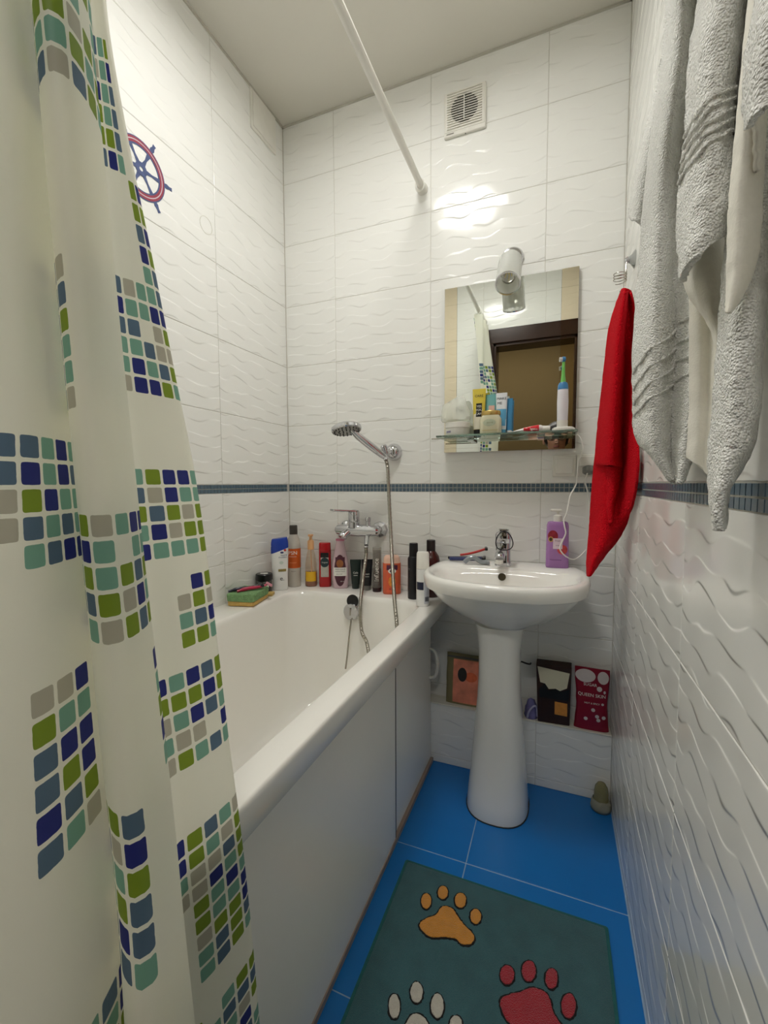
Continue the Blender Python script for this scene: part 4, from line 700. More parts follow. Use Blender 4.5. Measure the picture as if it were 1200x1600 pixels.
rt = thing('red_towel', 'red terry towel hanging in the corner beside the mirror', 'towel', (1.245, -.27, 1.57))
cloth(RED_BACK, 'back_layer', TR, rt, .005, .001)
cloth(RED_FRONT, 'front_layer', TR, rt, .005, .001)
cloth(RED_INNER, 'inner_fold', TR, rt, .005, .001)
# suction hook with a wire coil
sk = thing('suction_hook', 'clear suction hook with a small wire coil above the red towel', 'hook', (W, -.22, 1.66))
MB().lathe([(.024, 0), (.022, .003), (.012, .010), (.008, .016)], 24, (W, -.22, 1.67), (-1, 0, 0)).build('suction_cup', M('clear_pvc', (235, 238, 235), .1, trans=.7, var=0), sk, w=True)
MB().lathe([(.009, .012), (.009, .02), (.006, .024)], 16, (W, -.22, 1.67), (-1, 0, 0)).build('cap', CHROME, sk, w=True)
hx = W - .02
MB().tube(catmull([(hx, -.222, 1.668), (hx - .002, -.228, 1.64), (hx - .003, -.232, 1.60), (hx - .006, -.238, 1.575), (hx - .014, -.25, 1.566), (hx - .018, -.26, 1.575)], 6), .0018, 8).build('wire_hook', STEEL, sk, w=True)
cl = [(hx - .017 + .016 * math.cos(t), -.24 + .016 * math.sin(t), 1.632 - .0075 * t / (2 * math.pi)) for t in [k * .26 for k in range(int(3.4 * 2 * math.pi / .26))]]
MB().tube(cl, .0011, 6).build('coil', STEEL, sk, w=True)

# ------------------------------------------------------------------ bottles and things on the tub rim
def lab(o, secs, x0, x1, z0, z1, m, name='label', eps=.0005, shape=None, parent=None):
    return lab_rect(secs, x0, x1, z0, z1, eps, shape=shape).build(name, m, parent or o, angle=60)
def words(o, secs, s, size, x, z, m, vert=False, sx=1, eps=.0009, parent=None):
    return lab_text(secs, s, size, x, z, eps, vert, sx).build('lettering', m, parent or o, smooth=False)
PW = M('print_white', (235, 233, 226), .5, var=0); PD = M('print_dark', (32, 34, 44), .5, var=0)
Z = ZR + .0005
# sponge with two razors
sg = thing('sponge', 'green scouring sponge with yellow underside on the corner rim of the tub', 'sponge', (.066, -.365, Z), R_(14))
def rough_box(x0, x1, y0, y1, z0, z1, name, m, o):
    mb = MB(); n = 10; rr_ = []
    for z in [z0 + (z1 - z0) * k / 4 for k in range(5)]:
        rr_.append([(x, y, z) for x, y, _ in rrect(x0, x1, y0, y1, .012, 0, 4)])
    mb.rings(rr_); mb.v = [tuple(Vector(p) + Vector(noise.noise_vector(Vector(p) * 55)) * .0022) for p in mb.v]
    return mb.build(name, m, o, angle=80, bevel=.003)
rough_box(-.05, .05, -.066, .066, .0025, .017, 'foam_layer', M('yellow_foam', (206, 170, 98), .95, var=.2, vscale=90, bump=(160, 1, .004)), sg)
rough_box(-.051, .051, -.067, .067, .0165, .043, 'scour_layer', M('green_scour', (124, 162, 110), .95, var=.35, vscale=110, bump=(190, 1, .005)), sg)
def razor(label, loc, rz, tilt, m, mh, L=.115):
    o = thing('razor', label, 'razor', loc, rz, 'razors on the sponge'); o.rotation_euler = (0, tilt, rz)
    MB().tube(catmull([(-L * .5, 0, .004), (-L * .2, 0, .007), (L * .2, 0, .005), (L * .42, 0, .008)], 6), [.0045] * 4 + [.0062] * 6 + [.005] * 4 + [.004] * 4 + [.0035], 10).build('handle', m, o)
    h = MB().box(-.006, .006, -.021, .021, -.004, .005); h.xf(Matrix.Translation((L * .5, 0, .008)) @ Matrix.Rotation(R_(35), 4, 'Y')); h.build('head', mh, o, smooth=False, bevel=.002)
    return o
NAVY = M('navy_plastic', (30, 30, 48), .3); PINK = M('pink_plastic', (186, 44, 78), .3); LPINK = M('light_pink_plastic', (220, 150, 165), .4)
razor('dark navy razor lying on the sponge', (.060, -.375, Z + .0455), R_(52), R_(-3), NAVY, NAVY)
razor('pink razor lying on the sponge beside the dark one', (.086, -.362, Z + .0458), R_(55), R_(-3), PINK, LPINK)
ys = tag(MB().box(-.012, .012, -.018, .018, 0, .012).build('sachet', M('gold_sachet', (196, 166, 96), .4, var=.2), smooth=False, bevel=.004), 'small gold sachet between the sponge and the black-lidded jar', 'sachet'); ys.location = (.085, -.262, Z); ys.rotation_euler.z = R_(20)
A = R_(24)     # bottles turned a little toward the room
# jar with black lid
o = thing('cosmetic_jar', 'dark glass jar with a wide black lid beside the sponge', 'jar', (.034, -.232, Z), A)
s = [(0, .028, .028, 2), (.002, .030, .030, 2), (.044, .030, .030, 2), (.048, .027, .027, 2), (.052, .027, .027, 2)]
sect(s).build('glass', M('smoky_jar', (96, 94, 88), .15, trans=.25), o)
sect([(.05, .0315, .0315, 2), (.052, .032, .032, 2), (.072, .032, .032, 2), (.0745, .030, .030, 2)]).build('lid', BLACK, o)
sect([(.0747, .015, .009, 3), (.0752, .015, .009, 3)]).build('lid_sticker', PW, o)
lab(o, s, -.012, .027, .004, .034, BLACK); lab(o, s, -.002, .022, .024, .033, PW, 'label_strip', .0009)
# white shampoo with blue cap
o = thing('shampoo_bottle', 'white shampoo bottle with a slanted blue cap in the tub corner', 'bottle', (.066, -.172, Z), R_(34))
s = [(0, .028, .017, 2.6), (.003, .030, .019, 2.6), (.05, .030, .019, 2.6), (.12, .033, .020, 2.6), (.165, .034, .020, 2.6), (.178, .034, .0195, 2.6)]
bd = sect(s).build('body', M('glossy_white_bottle', (232, 232, 230), .18), o)
cp = sect([(.158, .0343, .0203, 2.6), (.175, .0345, .0203, 2.6), (.19, .0335, .0195, 2.6), (.204, .031, .018, 2.8), (.208, .029, .016, 2.8)])
cp.v = [(x, y, z + (.012 * (x / .034) if z < .18 else .004 * (x / .034))) for x, y, z in cp.v]
cp.build('cap', M('royal_blue_cap', (32, 62, 160), .25), o)
lab(o, s, .002, .016, .148, .156, M('print_navy', (40, 50, 110), .5, var=0), 'swirl', shape='oval'); lab(o, s, .016, .026, .156, .166, M('print_red', (176, 50, 46), .5, var=0), 'swoosh', shape='oval')
words(o, s, 'head &', .0085, .016, .141, M('print_navy', (40, 50, 110), .5)); words(o, s, 'shoulders', .0085, .012, .133, M('print_navy', (40, 50, 110), .5))
lab(o, s, -.006, .024, .076, .086, M('print_olive', (140, 124, 66), .5, var=0), 'band'); lab(o, s, -.002, .014, .105, .118, M('print_pale_green', (196, 208, 200), .5, var=0), 'panel', shape='oval')
words(o, s, 'e.', .026, .008, .048, PD)
# PSN bottle
o = thing('shampoo_bottle', 'tall clear bottle with orange PSN label and dark cap', 'bottle', (.083, -.098, Z), A)
s = [(0, .026, .026, 2), (.003, .0275, .0275, 2), (.17, .0275, .0275, 2), (.195, .024, .024, 2), (.215, .016, .016, 2), (.222, .015, .015, 2)]
sect(s).build('body', M('milky_clear_plastic', (214, 208, 198), .2, trans=.3), o)
sect([(.0785, .0279, .0279, 2), (.079, .0281, .0281, 2), (.158, .0281, .0281, 2), (.1585, .0279, .0279, 2)], cap0=False, cap1=False).build('label', M('orange_label', (196, 88, 28), .35, var=.04), o)
sect([(.216, .0165, .0165, 2), (.25, .0165, .0165, 2), (.253, .015, .015, 2)]).build('cap', M('charcoal_cap', (58, 56, 50), .35), o)
s2 = [(0, .0281, .0281, 2), (.26, .0281, .0281, 2)]
words(o, s2, 'PSN', .021, 0, .141, PW); words(o, s2, 'PROFESSIONAL', .0045, 0, .126, PW); lab(o, s2, -.014, .014, .100, .102, M('label_pale_orange', (222, 150, 100), .5, var=0), 'line'); words(o, s2, 'shampoo', .0055, .002, .066, PD)
# oil with pump
o = thing('pump_bottle', 'clear pump bottle with a little amber oil and a yellow label', 'bottle', (.146, -.068, Z), A)
s = [(0, .0235, .0235, 2.2), (.003, .025, .025, 2.2), (.09, .0235, .0235, 2.2), (.13, .017, .017, 2), (.15, .0125, .0125, 2), (.158, .012, .012, 2)]
CLR = M('clear_thin_plastic', (240, 228, 210), .1, trans=.85, ior=1.15, var=0)
sect(s).build('body', CLR, o)
sect([(.0015, .0232, .0232, 2.2), (.003, .0243, .0243, 2.2), (.058, .0235, .0235, 2.2)]).build('oil', M('amber_oil', (186, 92, 24), .15, trans=.35, var=.05), o)
lab(o, s, -.020, .021, .022, .062, M('yellow_label', (226, 178, 40), .4, var=.05))
PE = M('peach_pump', (226, 174, 122), .35)
MB().lathe([(.0135, .152), (.0135, .185), (.010, .19), (.006, .193), (.006, .205), (.011, .207), (.011, .214)], 18).build('pump', PE, o)
MB().tube([(0, 0, .210), (0, -.03, .212)], .0045, 8).build('nozzle', PE, o)
MB().tube([(0, 0, .15), (.003, 0, .01)], .0018, 6).build('dip_tube', PE, o)
# red bottle
o = thing('shower_gel_bottle', 'red shower gel bottle with a silver and black label', 'bottle', (.207, -.058, Z), A)
s = [(0, .0235, .0165, 3), (.003, .025, .018, 3), (.15, .0245, .018, 3), (.178, .0235, .0165, 3), (.182, .0215, .0145, 3)]
RED = M('red_plastic', (172, 22, 30), .2); sect(s).build('body', RED, o)
sect([(.148, .0249, .0184, 3), (.1485, .0249, .0184, 3)]).build('cap_seam', M('dark_red', (90, 8, 14), .4), o)
lab(o, s, -.016, .016, .042, .142, M('silver_label', (184, 180, 172), .3, metal=.3, var=.3, vscale=60)); lab(o, s, -.0165, .0165, .122, .142, BLACK, 'label_band', .0008); lab(o, s, -.018, .018, .082, .122, M('black_teal', (30, 52, 58), .3, var=.3, vscale=50), 'emblem', .001, 'oval')
words(o, s, 'Original', .0075, 0, .102, PW, eps=.0015)
# pink shower gel
o = thing('shower_gel_bottle', 'pale pink shower gel bottle with a dark passion fruit label', 'bottle', (.278, -.058, Z), A)
s = [(0, .026, .017, 2.4), (.004, .030, .019, 2.4), (.05, .0345, .020, 2.4), (.10, .0325, .0195, 2.4), (.15, .024, .0175, 2.3), (.185, .017, .0145, 2.2), (.194, .0165, .014, 2.2)]
sect(s).build('body', M('pale_pink_plastic', (222, 194, 202), .22, trans=.15), o)
sect([(.193, .018, .0155, 2.2), (.199, .018, .0155, 2.2), (.201, .0165, .014, 2.2)]).build('cap', M('rose_cap', (196, 110, 138), .3), o)
lab(o, s, -.024, .023, .010, .138, M('plum_label', (78, 34, 50), .4, var=.5, vscale=45), shape='oval'); lab(o, s, -.019, .019, .098, .128, M('plum_label', (78, 34, 50), .4), 'label_top', .0009)
lab(o, s, -.015, .013, .086, .118, M('fruit_brown', (150, 92, 50), .5, var=.5, vscale=70), 'fruit', .0013, 'oval')
lab(o, s, -.026, .026, .052, .086, PW, 'text_panel', .0016); words(o, s, 'FRESH JUICE', .0075, 0, .079, PD, eps=.0022); words(o, s, 'PASSION FRUIT', .0058, 0, .070, PD, eps=.0022); words(o, s, 'shower gel', .0055, -.004, .060, PD, eps=.0022); words(o, s, '400 ml', .0055, .008, .03, PW, eps=.0022)
# two dark tubes
for lb, lc, m, cm, h in (('dark green squeeze tube standing right of the pink bottle', (.340, -.045, Z), M('bottle_green_tube', (26, 40, 36), .35), M('bottle_green_tube', (26, 40, 36), .35), .117), ('black squeeze tube with grey cap behind the shower hose', (.393, -.05, Z), M('black_tube', (28, 28, 32), .35), M('grey_cap', (120, 118, 112), .4), .122)):
    o = thing('squeeze_tube', lb, 'tube', lc, A, 'dark squeeze tubes on the tub rim')
    s = [(.018, .0165, .0155, 2.2), (.05, .019, .0145, 2.2), (.09, .021, .008, 2.2), (h - .008, .0225, .002, 3), (h, .0225, .0016, 3)]
    sect(s).build('body', m, o); sect([(0, .0145, .0145, 2), (.018, .0155, .0155, 2)]).build('cap', cm, o)
    words(o, s, 'Cafe' if 'green' in lb else 'men', .011, 0, .065, PW); lab(o, s, -.008, .008, .054, .0555, PW, 'line', .0009)
# influence bottle
o = thing('mist_bottle', 'slim clear bottle with dark base and upright lettering', 'bottle', (.440, -.060, Z), A)
s = [(0, .0165, .0165, 2), (.002, .0175, .0175, 2), (.172, .0175, .0175, 2), (.174, .016, .016, 2)]
sect(s).build('body', M('clear_grey_plastic', (214, 210, 204), .1, trans=.8, ior=1.15, var=0), o)
sect([(.002, .0168, .0168, 2), (.05, .0168, .0168, 2), (.09, .0166, .0166, 2)]).build('liquid', M('dark_plum_liquid', (52, 34, 38), .2, trans=.2), o)
lab(o, s, -.0145, .0145, .02, .165, M('influence_label', (118, 112, 106), .4, alpha=.55, var=.3, vscale=60)); words(o, s, 'influence', .0255, -.002, .088, PW, vert=True, eps=.0012); sect([(0, .0177, .0177, 2), (.016, .0177, .0177, 2)], cap0=False).build('base_band', M('dark_plum', (44, 24, 30), .3), o)
# orange shower gel
o = thing('shower_gel_bottle', 'orange shower gel bottle with a peach cap behind the shower hose', 'bottle', (.505, -.068, Z), A)
s = [(0, .032, .018, 3.2), (.003, .0345, .0205, 3.2), (.115, .0345, .0205, 3.2), (.119, .034, .020, 3.2)]
sect(s).build('body', M('coral_plastic', (226, 108, 74), .22, trans=.15), o)
sect([(.119, .0325, .0195, 3.2), (.138, .031, .0185, 3.2), (.146, .026, .015, 3), (.148, .022, .012, 3)]).build('cap', M('peach_cap', (232, 190, 168), .3), o)
lab(o, s, -.021, .021, .008, .113, M('coral_label', (222, 96, 62), .4, var=.15)); lab(o, s, -.021, .021, .094, .113, M('maroon_print', (90, 40, 66), .5), 'header', .0009)
lab(o, s, -.015, .015, .08, .10, PW, 'emblem', .0013, 'oval'); lab(o, s, -.009, .009, .084, .096, M('maroon_print', (90, 40, 66), .5), 'emblem_core', .0017, 'oval')
lab(o, s, -.014, .014, .03, .07, M('flower_orange', (240, 150, 60), .5, var=.5, vscale=80), 'flower', .0013, 'oval'); words(o, s, 'BODY', .008, .0, .0205, M('maroon_print', (90, 40, 66), .5), eps=.0016)
# black spray, white deodorant, brown bottle
o = thing('spray_can', 'slim black spray can on the tub rim left of the washbasin', 'spray can', (.606, -.108, Z), 0)
sect([(0, .0205, .0205, 2), (.002, .0215, .0215, 2), (.148, .0215, .0215, 2), (.156, .018, .018, 2)]).build('body', M('satin_black', (22, 22, 26), .28), o)
sect([(.155, .0165, .0165, 2), (.202, .016, .016, 2), (.205, .0145, .0145, 2)]).build('cap', BLACK, o)
s = [(0, .0215, .0215, 2), (.2, .0215, .0215, 2)]; words(o, s, 'M', .012, -.012, .11, M('print_grey2', (130, 128, 124), .5))
o = thing('deodorant', 'white deodorant stick with navy band tucked against the washbasin', 'deodorant', (.664, -.184, Z), R_(18))
s = [(0, .021, .021, 2.2), (.002, .0225, .0225, 2.2), (.128, .0225, .0225, 2.2), (.129, .0225, .0225, 2.2)]
sect(s).build('body', M('glossy_white_bottle', (232, 232, 230), .18), o)
sect([(.130, .0222, .0222, 2.2), (.18, .0215, .0215, 2.2), (.186, .019, .019, 2.2)]).build('cap', WHITE_PL, o)
lab(o, s, -.021, .002, .058, .085, M('navy_print', (28, 32, 58), .5, var=0)); lab(o, s, .004, .021, .01, .09, M('pale_grey_print', (196, 198, 206), .5, var=0), 'info_panel')
for k in range(9): lab(o, s, .007 + .0014 * k, .0078 + .0014 * k, .018, .034, PD, 'barcode_bar', .001)
o = thing('brown_bottle', 'dark brown bottle standing behind the white deodorant', 'bottle', (.655, -.048, Z), 0)
sect([(0, .034, .034, 2), (.003, .036, .036, 2), (.12, .036, .036, 2), (.15, .030, .030, 2), (.168, .018, .018, 2), (.172, .0145, .0145, 2)]).build('body', M('brown_plastic', (70, 20, 16), .18, trans=.15), o)
sect([(.171, .0165, .0165, 2), (.209, .0165, .0165, 2), (.211, .015, .015, 2)]).build('cap', M('dark_brown_cap', (28, 14, 14), .4), o)

# ------------------------------------------------------------------ things on the basin
ZBR = .7815
o = thing('soap_dispenser', 'purple pump bottle of liquid soap on the right of the washbasin', 'soap dispenser', (1.094, -.062, ZBR), R_(4))
s = [(0, .034, .021, 4), (.003, .036, .023, 4), (.14, .034, .023, 4), (.15, .031, .021, 4), (.153, .026, .018, 4)]
sect(s, 32).build('body', M('purple_plastic', (178, 128, 190), .2, trans=.12), o)
MB().lathe([(.0135, .152), (.0135, .172), (.009, .174), (.0045, .176), (.0045, .186)], 20).build('collar', WHITE_PL, o)
hd = MB().box(-.024, .012, -.009, .009, .186, .194); hd.build('pump_head', WHITE_PL, o, smooth=False, bevel=.004, seg=3)
lab(o, s, -.031, .0, .088, .125, M('berry_print', (150, 40, 56), .5, var=.7, vscale=90), 'berries', .0006, 'oval'); lab(o, s, -.030, -.014, .086, .104, M('passion_fruit', (206, 160, 90), .5, var=.3, vscale=80), 'fruit', .001, 'oval'); lab(o, s, -.027, -.017, .089, .101, M('fruit_seed', (70, 60, 40), .5, var=.5, vscale=200), 'fruit_seeds', .0013, 'oval')
lab(o, s, -.015, .014, .064, .099, M('label_pink_white', (226, 206, 218), .5, var=.04), 'label', .0015); lab(o, s, -.002, .030, .046, .078, M('flower_coral', (206, 80, 84), .5, var=.7, vscale=90), 'flower', .0011, 'oval')
words(o, s, 'Fruit', .008, -.001, .091, M('print_plum', (110, 60, 90), .5), eps=.002); words(o, s, 'soap', .006, -.001, .076, M('print_plum', (110, 60, 90), .5), eps=.002); lab(o, s, -.024, .012, .026, .0285, M('print_plum2', (140, 90, 150), .5), 'small_print', .0008)
tag(MB().tube(catmull(CORD, 8), .0023, 8).build('charger_cord', M('cord_white', (236, 234, 228), .35)), 'thin white cord looping from the toothbrush charger past the soap bottle', 'cord')
def razor2(label, pts, rad, m, hm):
    o = thing('razor', label, 'razor', pts[0], 0, 'razors on the basin')
    P = catmull(pts, 6); MB().tube(P, rad, 10).build('handle', m, o, w=True)
    d = (P[-1] - P[-4]).normalized(); hb = MB().box(-.005, .005, -.020, .020, -.004, .005); hb.xf(Matrix.Translation(P[-1]) @ Matrix.Rotation(math.atan2(d.y, d.x), 4, 'Z')); hb.build('head', hm, o, w=True, smooth=False, bevel=.002)
NB = M('navy_blue_plastic', (52, 60, 104), .3); GY = M('grey_razor', (150, 156, 160), .3, metal=.4)
razor2('navy and black razor lying at the back left of the washbasin', [(.735, -.075, .790), (.765, -.085, .793), (.81, -.085, .795), (.85, -.075, .797)], .0068, NB, BLACK)
razor2('black razor lying under the others at the back edge of the washbasin', [(.72, -.045, .788), (.76, -.042, .790), (.80, -.036, .791), (.85, -.030, .792)], .0052, BLACK, BLACK)
razor2('red razor leaning over the others beside the basin faucet', [(.768, -.06, .803), (.80, -.055, .809), (.83, -.05, .818), (.858, -.045, .828)], .0042, M('red_razor', (196, 58, 54), .3), BLACK)
razor2('curved silver grey razor in front of the red one', [(.795, -.118, .788), (.812, -.116, .803), (.83, -.112, .804), (.85, -.106, .791), (.872, -.10, .790)], .0078, GY, GY)

# ------------------------------------------------------------------ things on the glass shelf
ZH = 1.2287
o = thing('cotton_tub', 'low white round tub at the left end of the glass shelf', 'tub', (.758, -.07, ZH))
s = [(0, .040, .040, 2), (.003, .042, .042, 2), (.040, .043, .043, 2), (.043, .041, .041, 2)]
sect(s, 36).build('body', WHITE_PL, o); sect([(.028, .0445, .0445, 2), (.045, .0445, .0445, 2), (.047, .042, .042, 2)], 36).build('lid', WHITE_PL, o)
lab(o, s, -.034, -.016, .010, .017, M('print_lilac', (140, 134, 160), .5), 'print')
bag = thing('plastic_bag', 'crumpled clear plastic bag on top of the white tub', 'bag', (.752, -.07, ZH + .0475))
mb = MB(); prof = [(0, .036, .036), (.006, .050, .046), (.016, .052, .044), (.034, .050, .038), (.052, .044, .028), (.066, .042, .014), (.076, .040, .006), (.082, .034, .003)]
rr_ = [[(rx * math.cos(t), ry * math.sin(t), z) for t in [2 * math.pi * k / 40 for k in range(40)]] for z, rx, ry in prof]
mb.rings(rr_); mb.v = [tuple(Vector(p) + Vector(noise.noise_vector(Vector(p) * 60)) * .006 * min(1, p[2] / .01) + Vector((-.010 * p[2] / .08, 0, .014 * (p[0] / .04) * p[2] / .08))) for p in mb.v]
mb.build('film', M('clear_film', (240, 243, 236), .15, trans=.3, ior=1.1, alpha=.62, var=.05), bag, angle=30)
s = [(0, .05, .041, 2), (.09, .05, .03, 2)]; words(bag, s, 'NE', .02, .02, .042, M('film_print', (176, 180, 170), .5), eps=.006)
o = thing('cream_tube', 'yellow cream tube on a black cap on the glass shelf', 'tube', (.830, -.055, ZH), 0)
s = [(.021, .019, .016, 2.2), (.06, .020, .013, 2.2), (.11, .0215, .007, 2.2), (.155, .023, .0018, 3), (.163, .023, .0014, 3)]
sect(s).build('body', M('yellow_tube', (212, 192, 72), .3), o); sect([(0, .018, .016, 2.4), (.021, .018, .016, 2.4)]).build('cap', BLACK, o)
lab(o, s, -.0175, .017, .022, .075, M('cream_print', (222, 216, 196), .4, var=.1, vscale=60), 'lower_print', .0006); lab(o, s, -.009, .011, .065, .112, BLACK, 'label', .001); words(o, s, 'YES', .011, .001, .101, PW, eps=.0016); words(o, s, 'YOU', .011, .001, .088, PW, eps=.0016); words(o, s, 'CAN', .011, .001, .075, PW, eps=.0016); words(o, s, 'CARE', .012, .0, .138, PD)
o = thing('cream_tube', 'teal cream tube behind the gold-lidded jar', 'tube', (.868, -.042, ZH), 0)
s = [(.02, .017, .014, 2.2), (.08, .019, .009, 2.2), (.135, .0205, .0018, 3), (.143, .0205, .0014, 3)]
sect(s).build('body', M('teal_tube', (116, 176, 176), .3), o); sect([(0, .015, .014, 2), (.02, .016, .015, 2)]).build('cap', WHITE_PL, o); lab(o, s, -.006, .014, .084, .104, M('peach_print', (216, 176, 160), .5), 'print')
o = thing('cream_tube', 'white and blue tube lettered MAKE ME on the glass shelf', 'tube', (.906, -.050, ZH), R_(3))
s = [(.018, .016, .014, 2.2), (.07, .0175, .010, 2.2), (.135, .019, .0018, 3), (.144, .019, .0014, 3)]
sect(s).build('body', M('white_blue_tube', (222, 228, 232), .3), o); sect([(0, .014, .014, 2), (.018, .015, .015, 2)]).build('cap', M('sky_blue', (96, 170, 208), .35), o)
words(o, s, 'MAKE', .0125, 0, .124, PD); words(o, s, 'ME', .0125, -.006, .108, PD); lab(o, s, -.0165, .0165, .03, .088, M('sky_blue', (96, 170, 208), .35), 'blue_print')
o = thing('cream_tube', 'slim blue tube at the right of the row of tubes', 'tube', (.931, -.036, ZH), 0)
s = [(.016, .010, .009, 2.2), (.07, .0105, .007, 2.2), (.118, .0115, .0016, 3), (.126, .0115, .0014, 3)]
sect(s).build('body', M('blue_tube', (70, 142, 186), .3), o); sect([(0, .009, .009, 2), (.016, .0095, .0095, 2)]).build('cap', WHITE_PL, o)
o = thing('cream_jar', 'square glass jar of pale cream with a gold lid', 'jar', (.876, -.092, ZH), 0)
s = [(0, .033, .024, 4), (.003, .0355, .026, 4), (.050, .0355, .026, 4), (.058, .031, .024, 3), (.062, .029, .024, 3)]
sect(s).build('glass', M('cream_glass', (222, 218, 186), .12, trans=.15), o); MB().lathe([(.029, .062), (.030, .063), (.030, .075), (.0285, .077)], 28).xf(Matrix.Diagonal((1.08, .85, 1, 1))).build('lid', M('gold_metal', (186, 160, 96), .3, metal=.9), o)
lab(o, s, -.022, .020, .024, .048, M('jar_seal', (178, 186, 160), .5, var=.2, vscale=90), 'seal', .0008, 'oval'); words(o, s, 'natural', .007, 0, .036, M('print_olive_dark', (110, 118, 90), .5), eps=.0014); lab(o, s, -.026, .026, .010, .012, M('gold_line', (190, 176, 120), .4), 'line')
o = thing('toothpaste_tube', 'red and white toothpaste tube lying on the glass shelf', 'tube', (1.0, -.085, ZH), R_(4))
tb = [(-.066, .0185, .0015), (-.058, .0185, .002), (-.03, .0175, .006), (.01, .0155, .0105), (.035, .0135, .012), (.042, .0105, .0105)]
def lay(x, t): return [(x, ry * math.cos(a), rz_ + .0122 * min(1, 1) * 0 + rz_ * math.sin(a) + .0004) for a in [2 * math.pi * k / 20 for k in range(20)] for ry, rz_ in (t,)]
MB().rings([lay(x, (ry, rz_)) for x, ry, rz_ in tb]).build('body', M('toothpaste_white', (226, 222, 220), .25), o)
MB().rings([lay(x, (ry + .0004, rz_ + .0004)) for x, ry, rz_ in ((-.018, .0172, .0076), (.01, .0155, .0105), (.03, .0139, .0118))], False, False).build('red_band', M('toothpaste_red', (196, 28, 40), .25), o)
MB().lathe([(.0095, 0), (.0105, .002), (.0095, .022), (.008, .023)], 16, (.042, 0, .0108), (1, 0, 0)).build('cap', WHITE_PL, o)
tv, tf = text_geo('Colgate', .013); MB().add([(x + .006, -.0165 + .0022 * abs(x) / .02, .0105 + y * .85) for x, y, z in tv], tf).build('lettering', PW, o, smooth=False)
o = thing('toothbrush_charger', 'white charging stand at the right end of the glass shelf', 'charger', (1.103, -.07, ZH))
MB().rings([rrect(-.033, .036, -.026, .026, .02, 0), rrect(-.034, .037, -.027, .027, .02, .003), rrect(-.033, .036, -.026, .026, .02, .010), rrect(-.026, .029, -.020, .020, .016, .014)]).build('base', WHITE_PL, o)
MB().lathe([(.006, .013), (.005, .018)], 14, (-.002, 0, 0)).build('peg', WHITE_PL, o)
o = thing('electric_toothbrush', 'white electric toothbrush with green neck standing on its charger', 'toothbrush', (1.101, -.07, ZH + .0145), R_(10))
s = [(0, .0165, .0165, 2), (.02, .0165, .0165, 2), (.08, .0175, .017, 2), (.115, .0165, .016, 2), (.13, .0145, .0145, 2), (.136, .0125, .0125, 2)]
sect(s).build('handle', M('toothbrush_white', (228, 226, 232), .25), o); sect([(.0, .0168, .0168, 2), (.021, .0168, .0168, 2)], cap1=False).build('grip_ring', WHITE_PL, o)
sect([(.12, .0165, .016, 2), (.134, .0155, .0155, 2), (.142, .012, .012, 2), (.144, .008, .008, 2)]).build('blue_collar', M('toothbrush_blue', (62, 128, 180), .3), o)
MB().lathe([(.0085, .142), (.006, .165), (.0048, .19), (.0046, .208)], 16, (.0, 0, 0)).build('neck', M('toothbrush_green', (112, 190, 92), .3), o)
hd = MB().lathe([(.0085, -.004), (.009, 0), (.0085, .005)], 18, (0, -.0, .216), (-1, -.2, 0)).build('brush_head', M('toothbrush_blue', (62, 128, 180), .3), o)
mb = MB()
for k in range(12):
    a = 2 * math.pi * k / 12; mb.lathe([(.0014, 0), (.0014, .009)], 6, (-.004, -.006 * math.cos(a), .216 + .006 * math.sin(a)), (-1, -.2, 0))
tag(mb.build('bristles', PW, hd), kind='stuff')

# ------------------------------------------------------------------ things on the ledge under the basin
ZL = LZ + .0035
def pouch(name, label, cat, x0, x1, h, m, th=.012, lean=.02, y=-.035, waist=0, topm=None):
    o = thing(name, label, cat, ((x0 + x1) / 2, y, ZL)); wd = (x1 - x0) / 2; rr2 = []
    for k in range(11):
        t = k / 10; ww = wd * (1 - waist * math.sin(math.pi * min(t * 1.15, 1)) * .5); tt = th * math.sin(math.pi * min(.25 + t * .75, 1)) + .0012
        rr2.append([(ww * math.copysign(abs(math.cos(a)) ** .5, math.cos(a)), lean * t + tt * math.copysign(abs(math.sin(a)) ** .9, math.sin(a)), h * t + .0) for a in [2 * math.pi * (j + .5) / 36 for j in range(36)]])
    mb = MB().rings(rr2); mb.v = [tuple(Vector(p) + Vector(noise.noise_vector(Vector(p) * 38 + Vector((x0 * 9, 0, 0)))) * .002 * (1 if .01 < p[2] else 0)) for p in mb.v]
    mb.build('body', m, o, angle=70)
    return o, [(k / 10 * h, wd * (1 - waist * math.sin(math.pi * min(k / 10 * 1.15, 1)) * .5), 0, 2) for k in range(11)], lambda x, z: (x, lean * z / h - (th * math.sin(math.pi * min(.25 + z / h * .75, 1)) + .0012) * max(0, 1 - (abs(x) / wd) ** 3.4) ** .5 - .0022, z)
def on(o, fn, x0, x1, z0, z1, m, name, shape=None, e=0):
    v = []; f = []; nx, nz = 10, 8
    for j in range(nz + 1):
        for i in range(nx + 1):
            a, b = i / nx * 2 - 1, j / nz * 2 - 1
            if shape == 'oval': a, b = a * math.sqrt(1 - b * b / 2), b * math.sqrt(1 - a * a / 2)
            x, y, z = fn((x0 + x1) / 2 + a * (x1 - x0) / 2, (z0 + z1) / 2 + b * (z1 - z0) / 2); v.append((x, y - e, z))
    for j in range(nz):
        for i in range(nx): k = j * (nx + 1) + i; f.append((k, k + 1, k + nx + 2, k + nx + 1))
    return MB().add(v, f).build(name, m, o, angle=70)
def on_text(o, fn, s_, size, x, z, m, e=.001):
    tv, tf = text_geo(s_, size); p = []
    for a, b, _ in tv:
        q_ = fn(x + a, z + b); p.append((q_[0], q_[1] - e, q_[2]))
    return MB().add(p, tf).build('lettering', m, o, smooth=False)
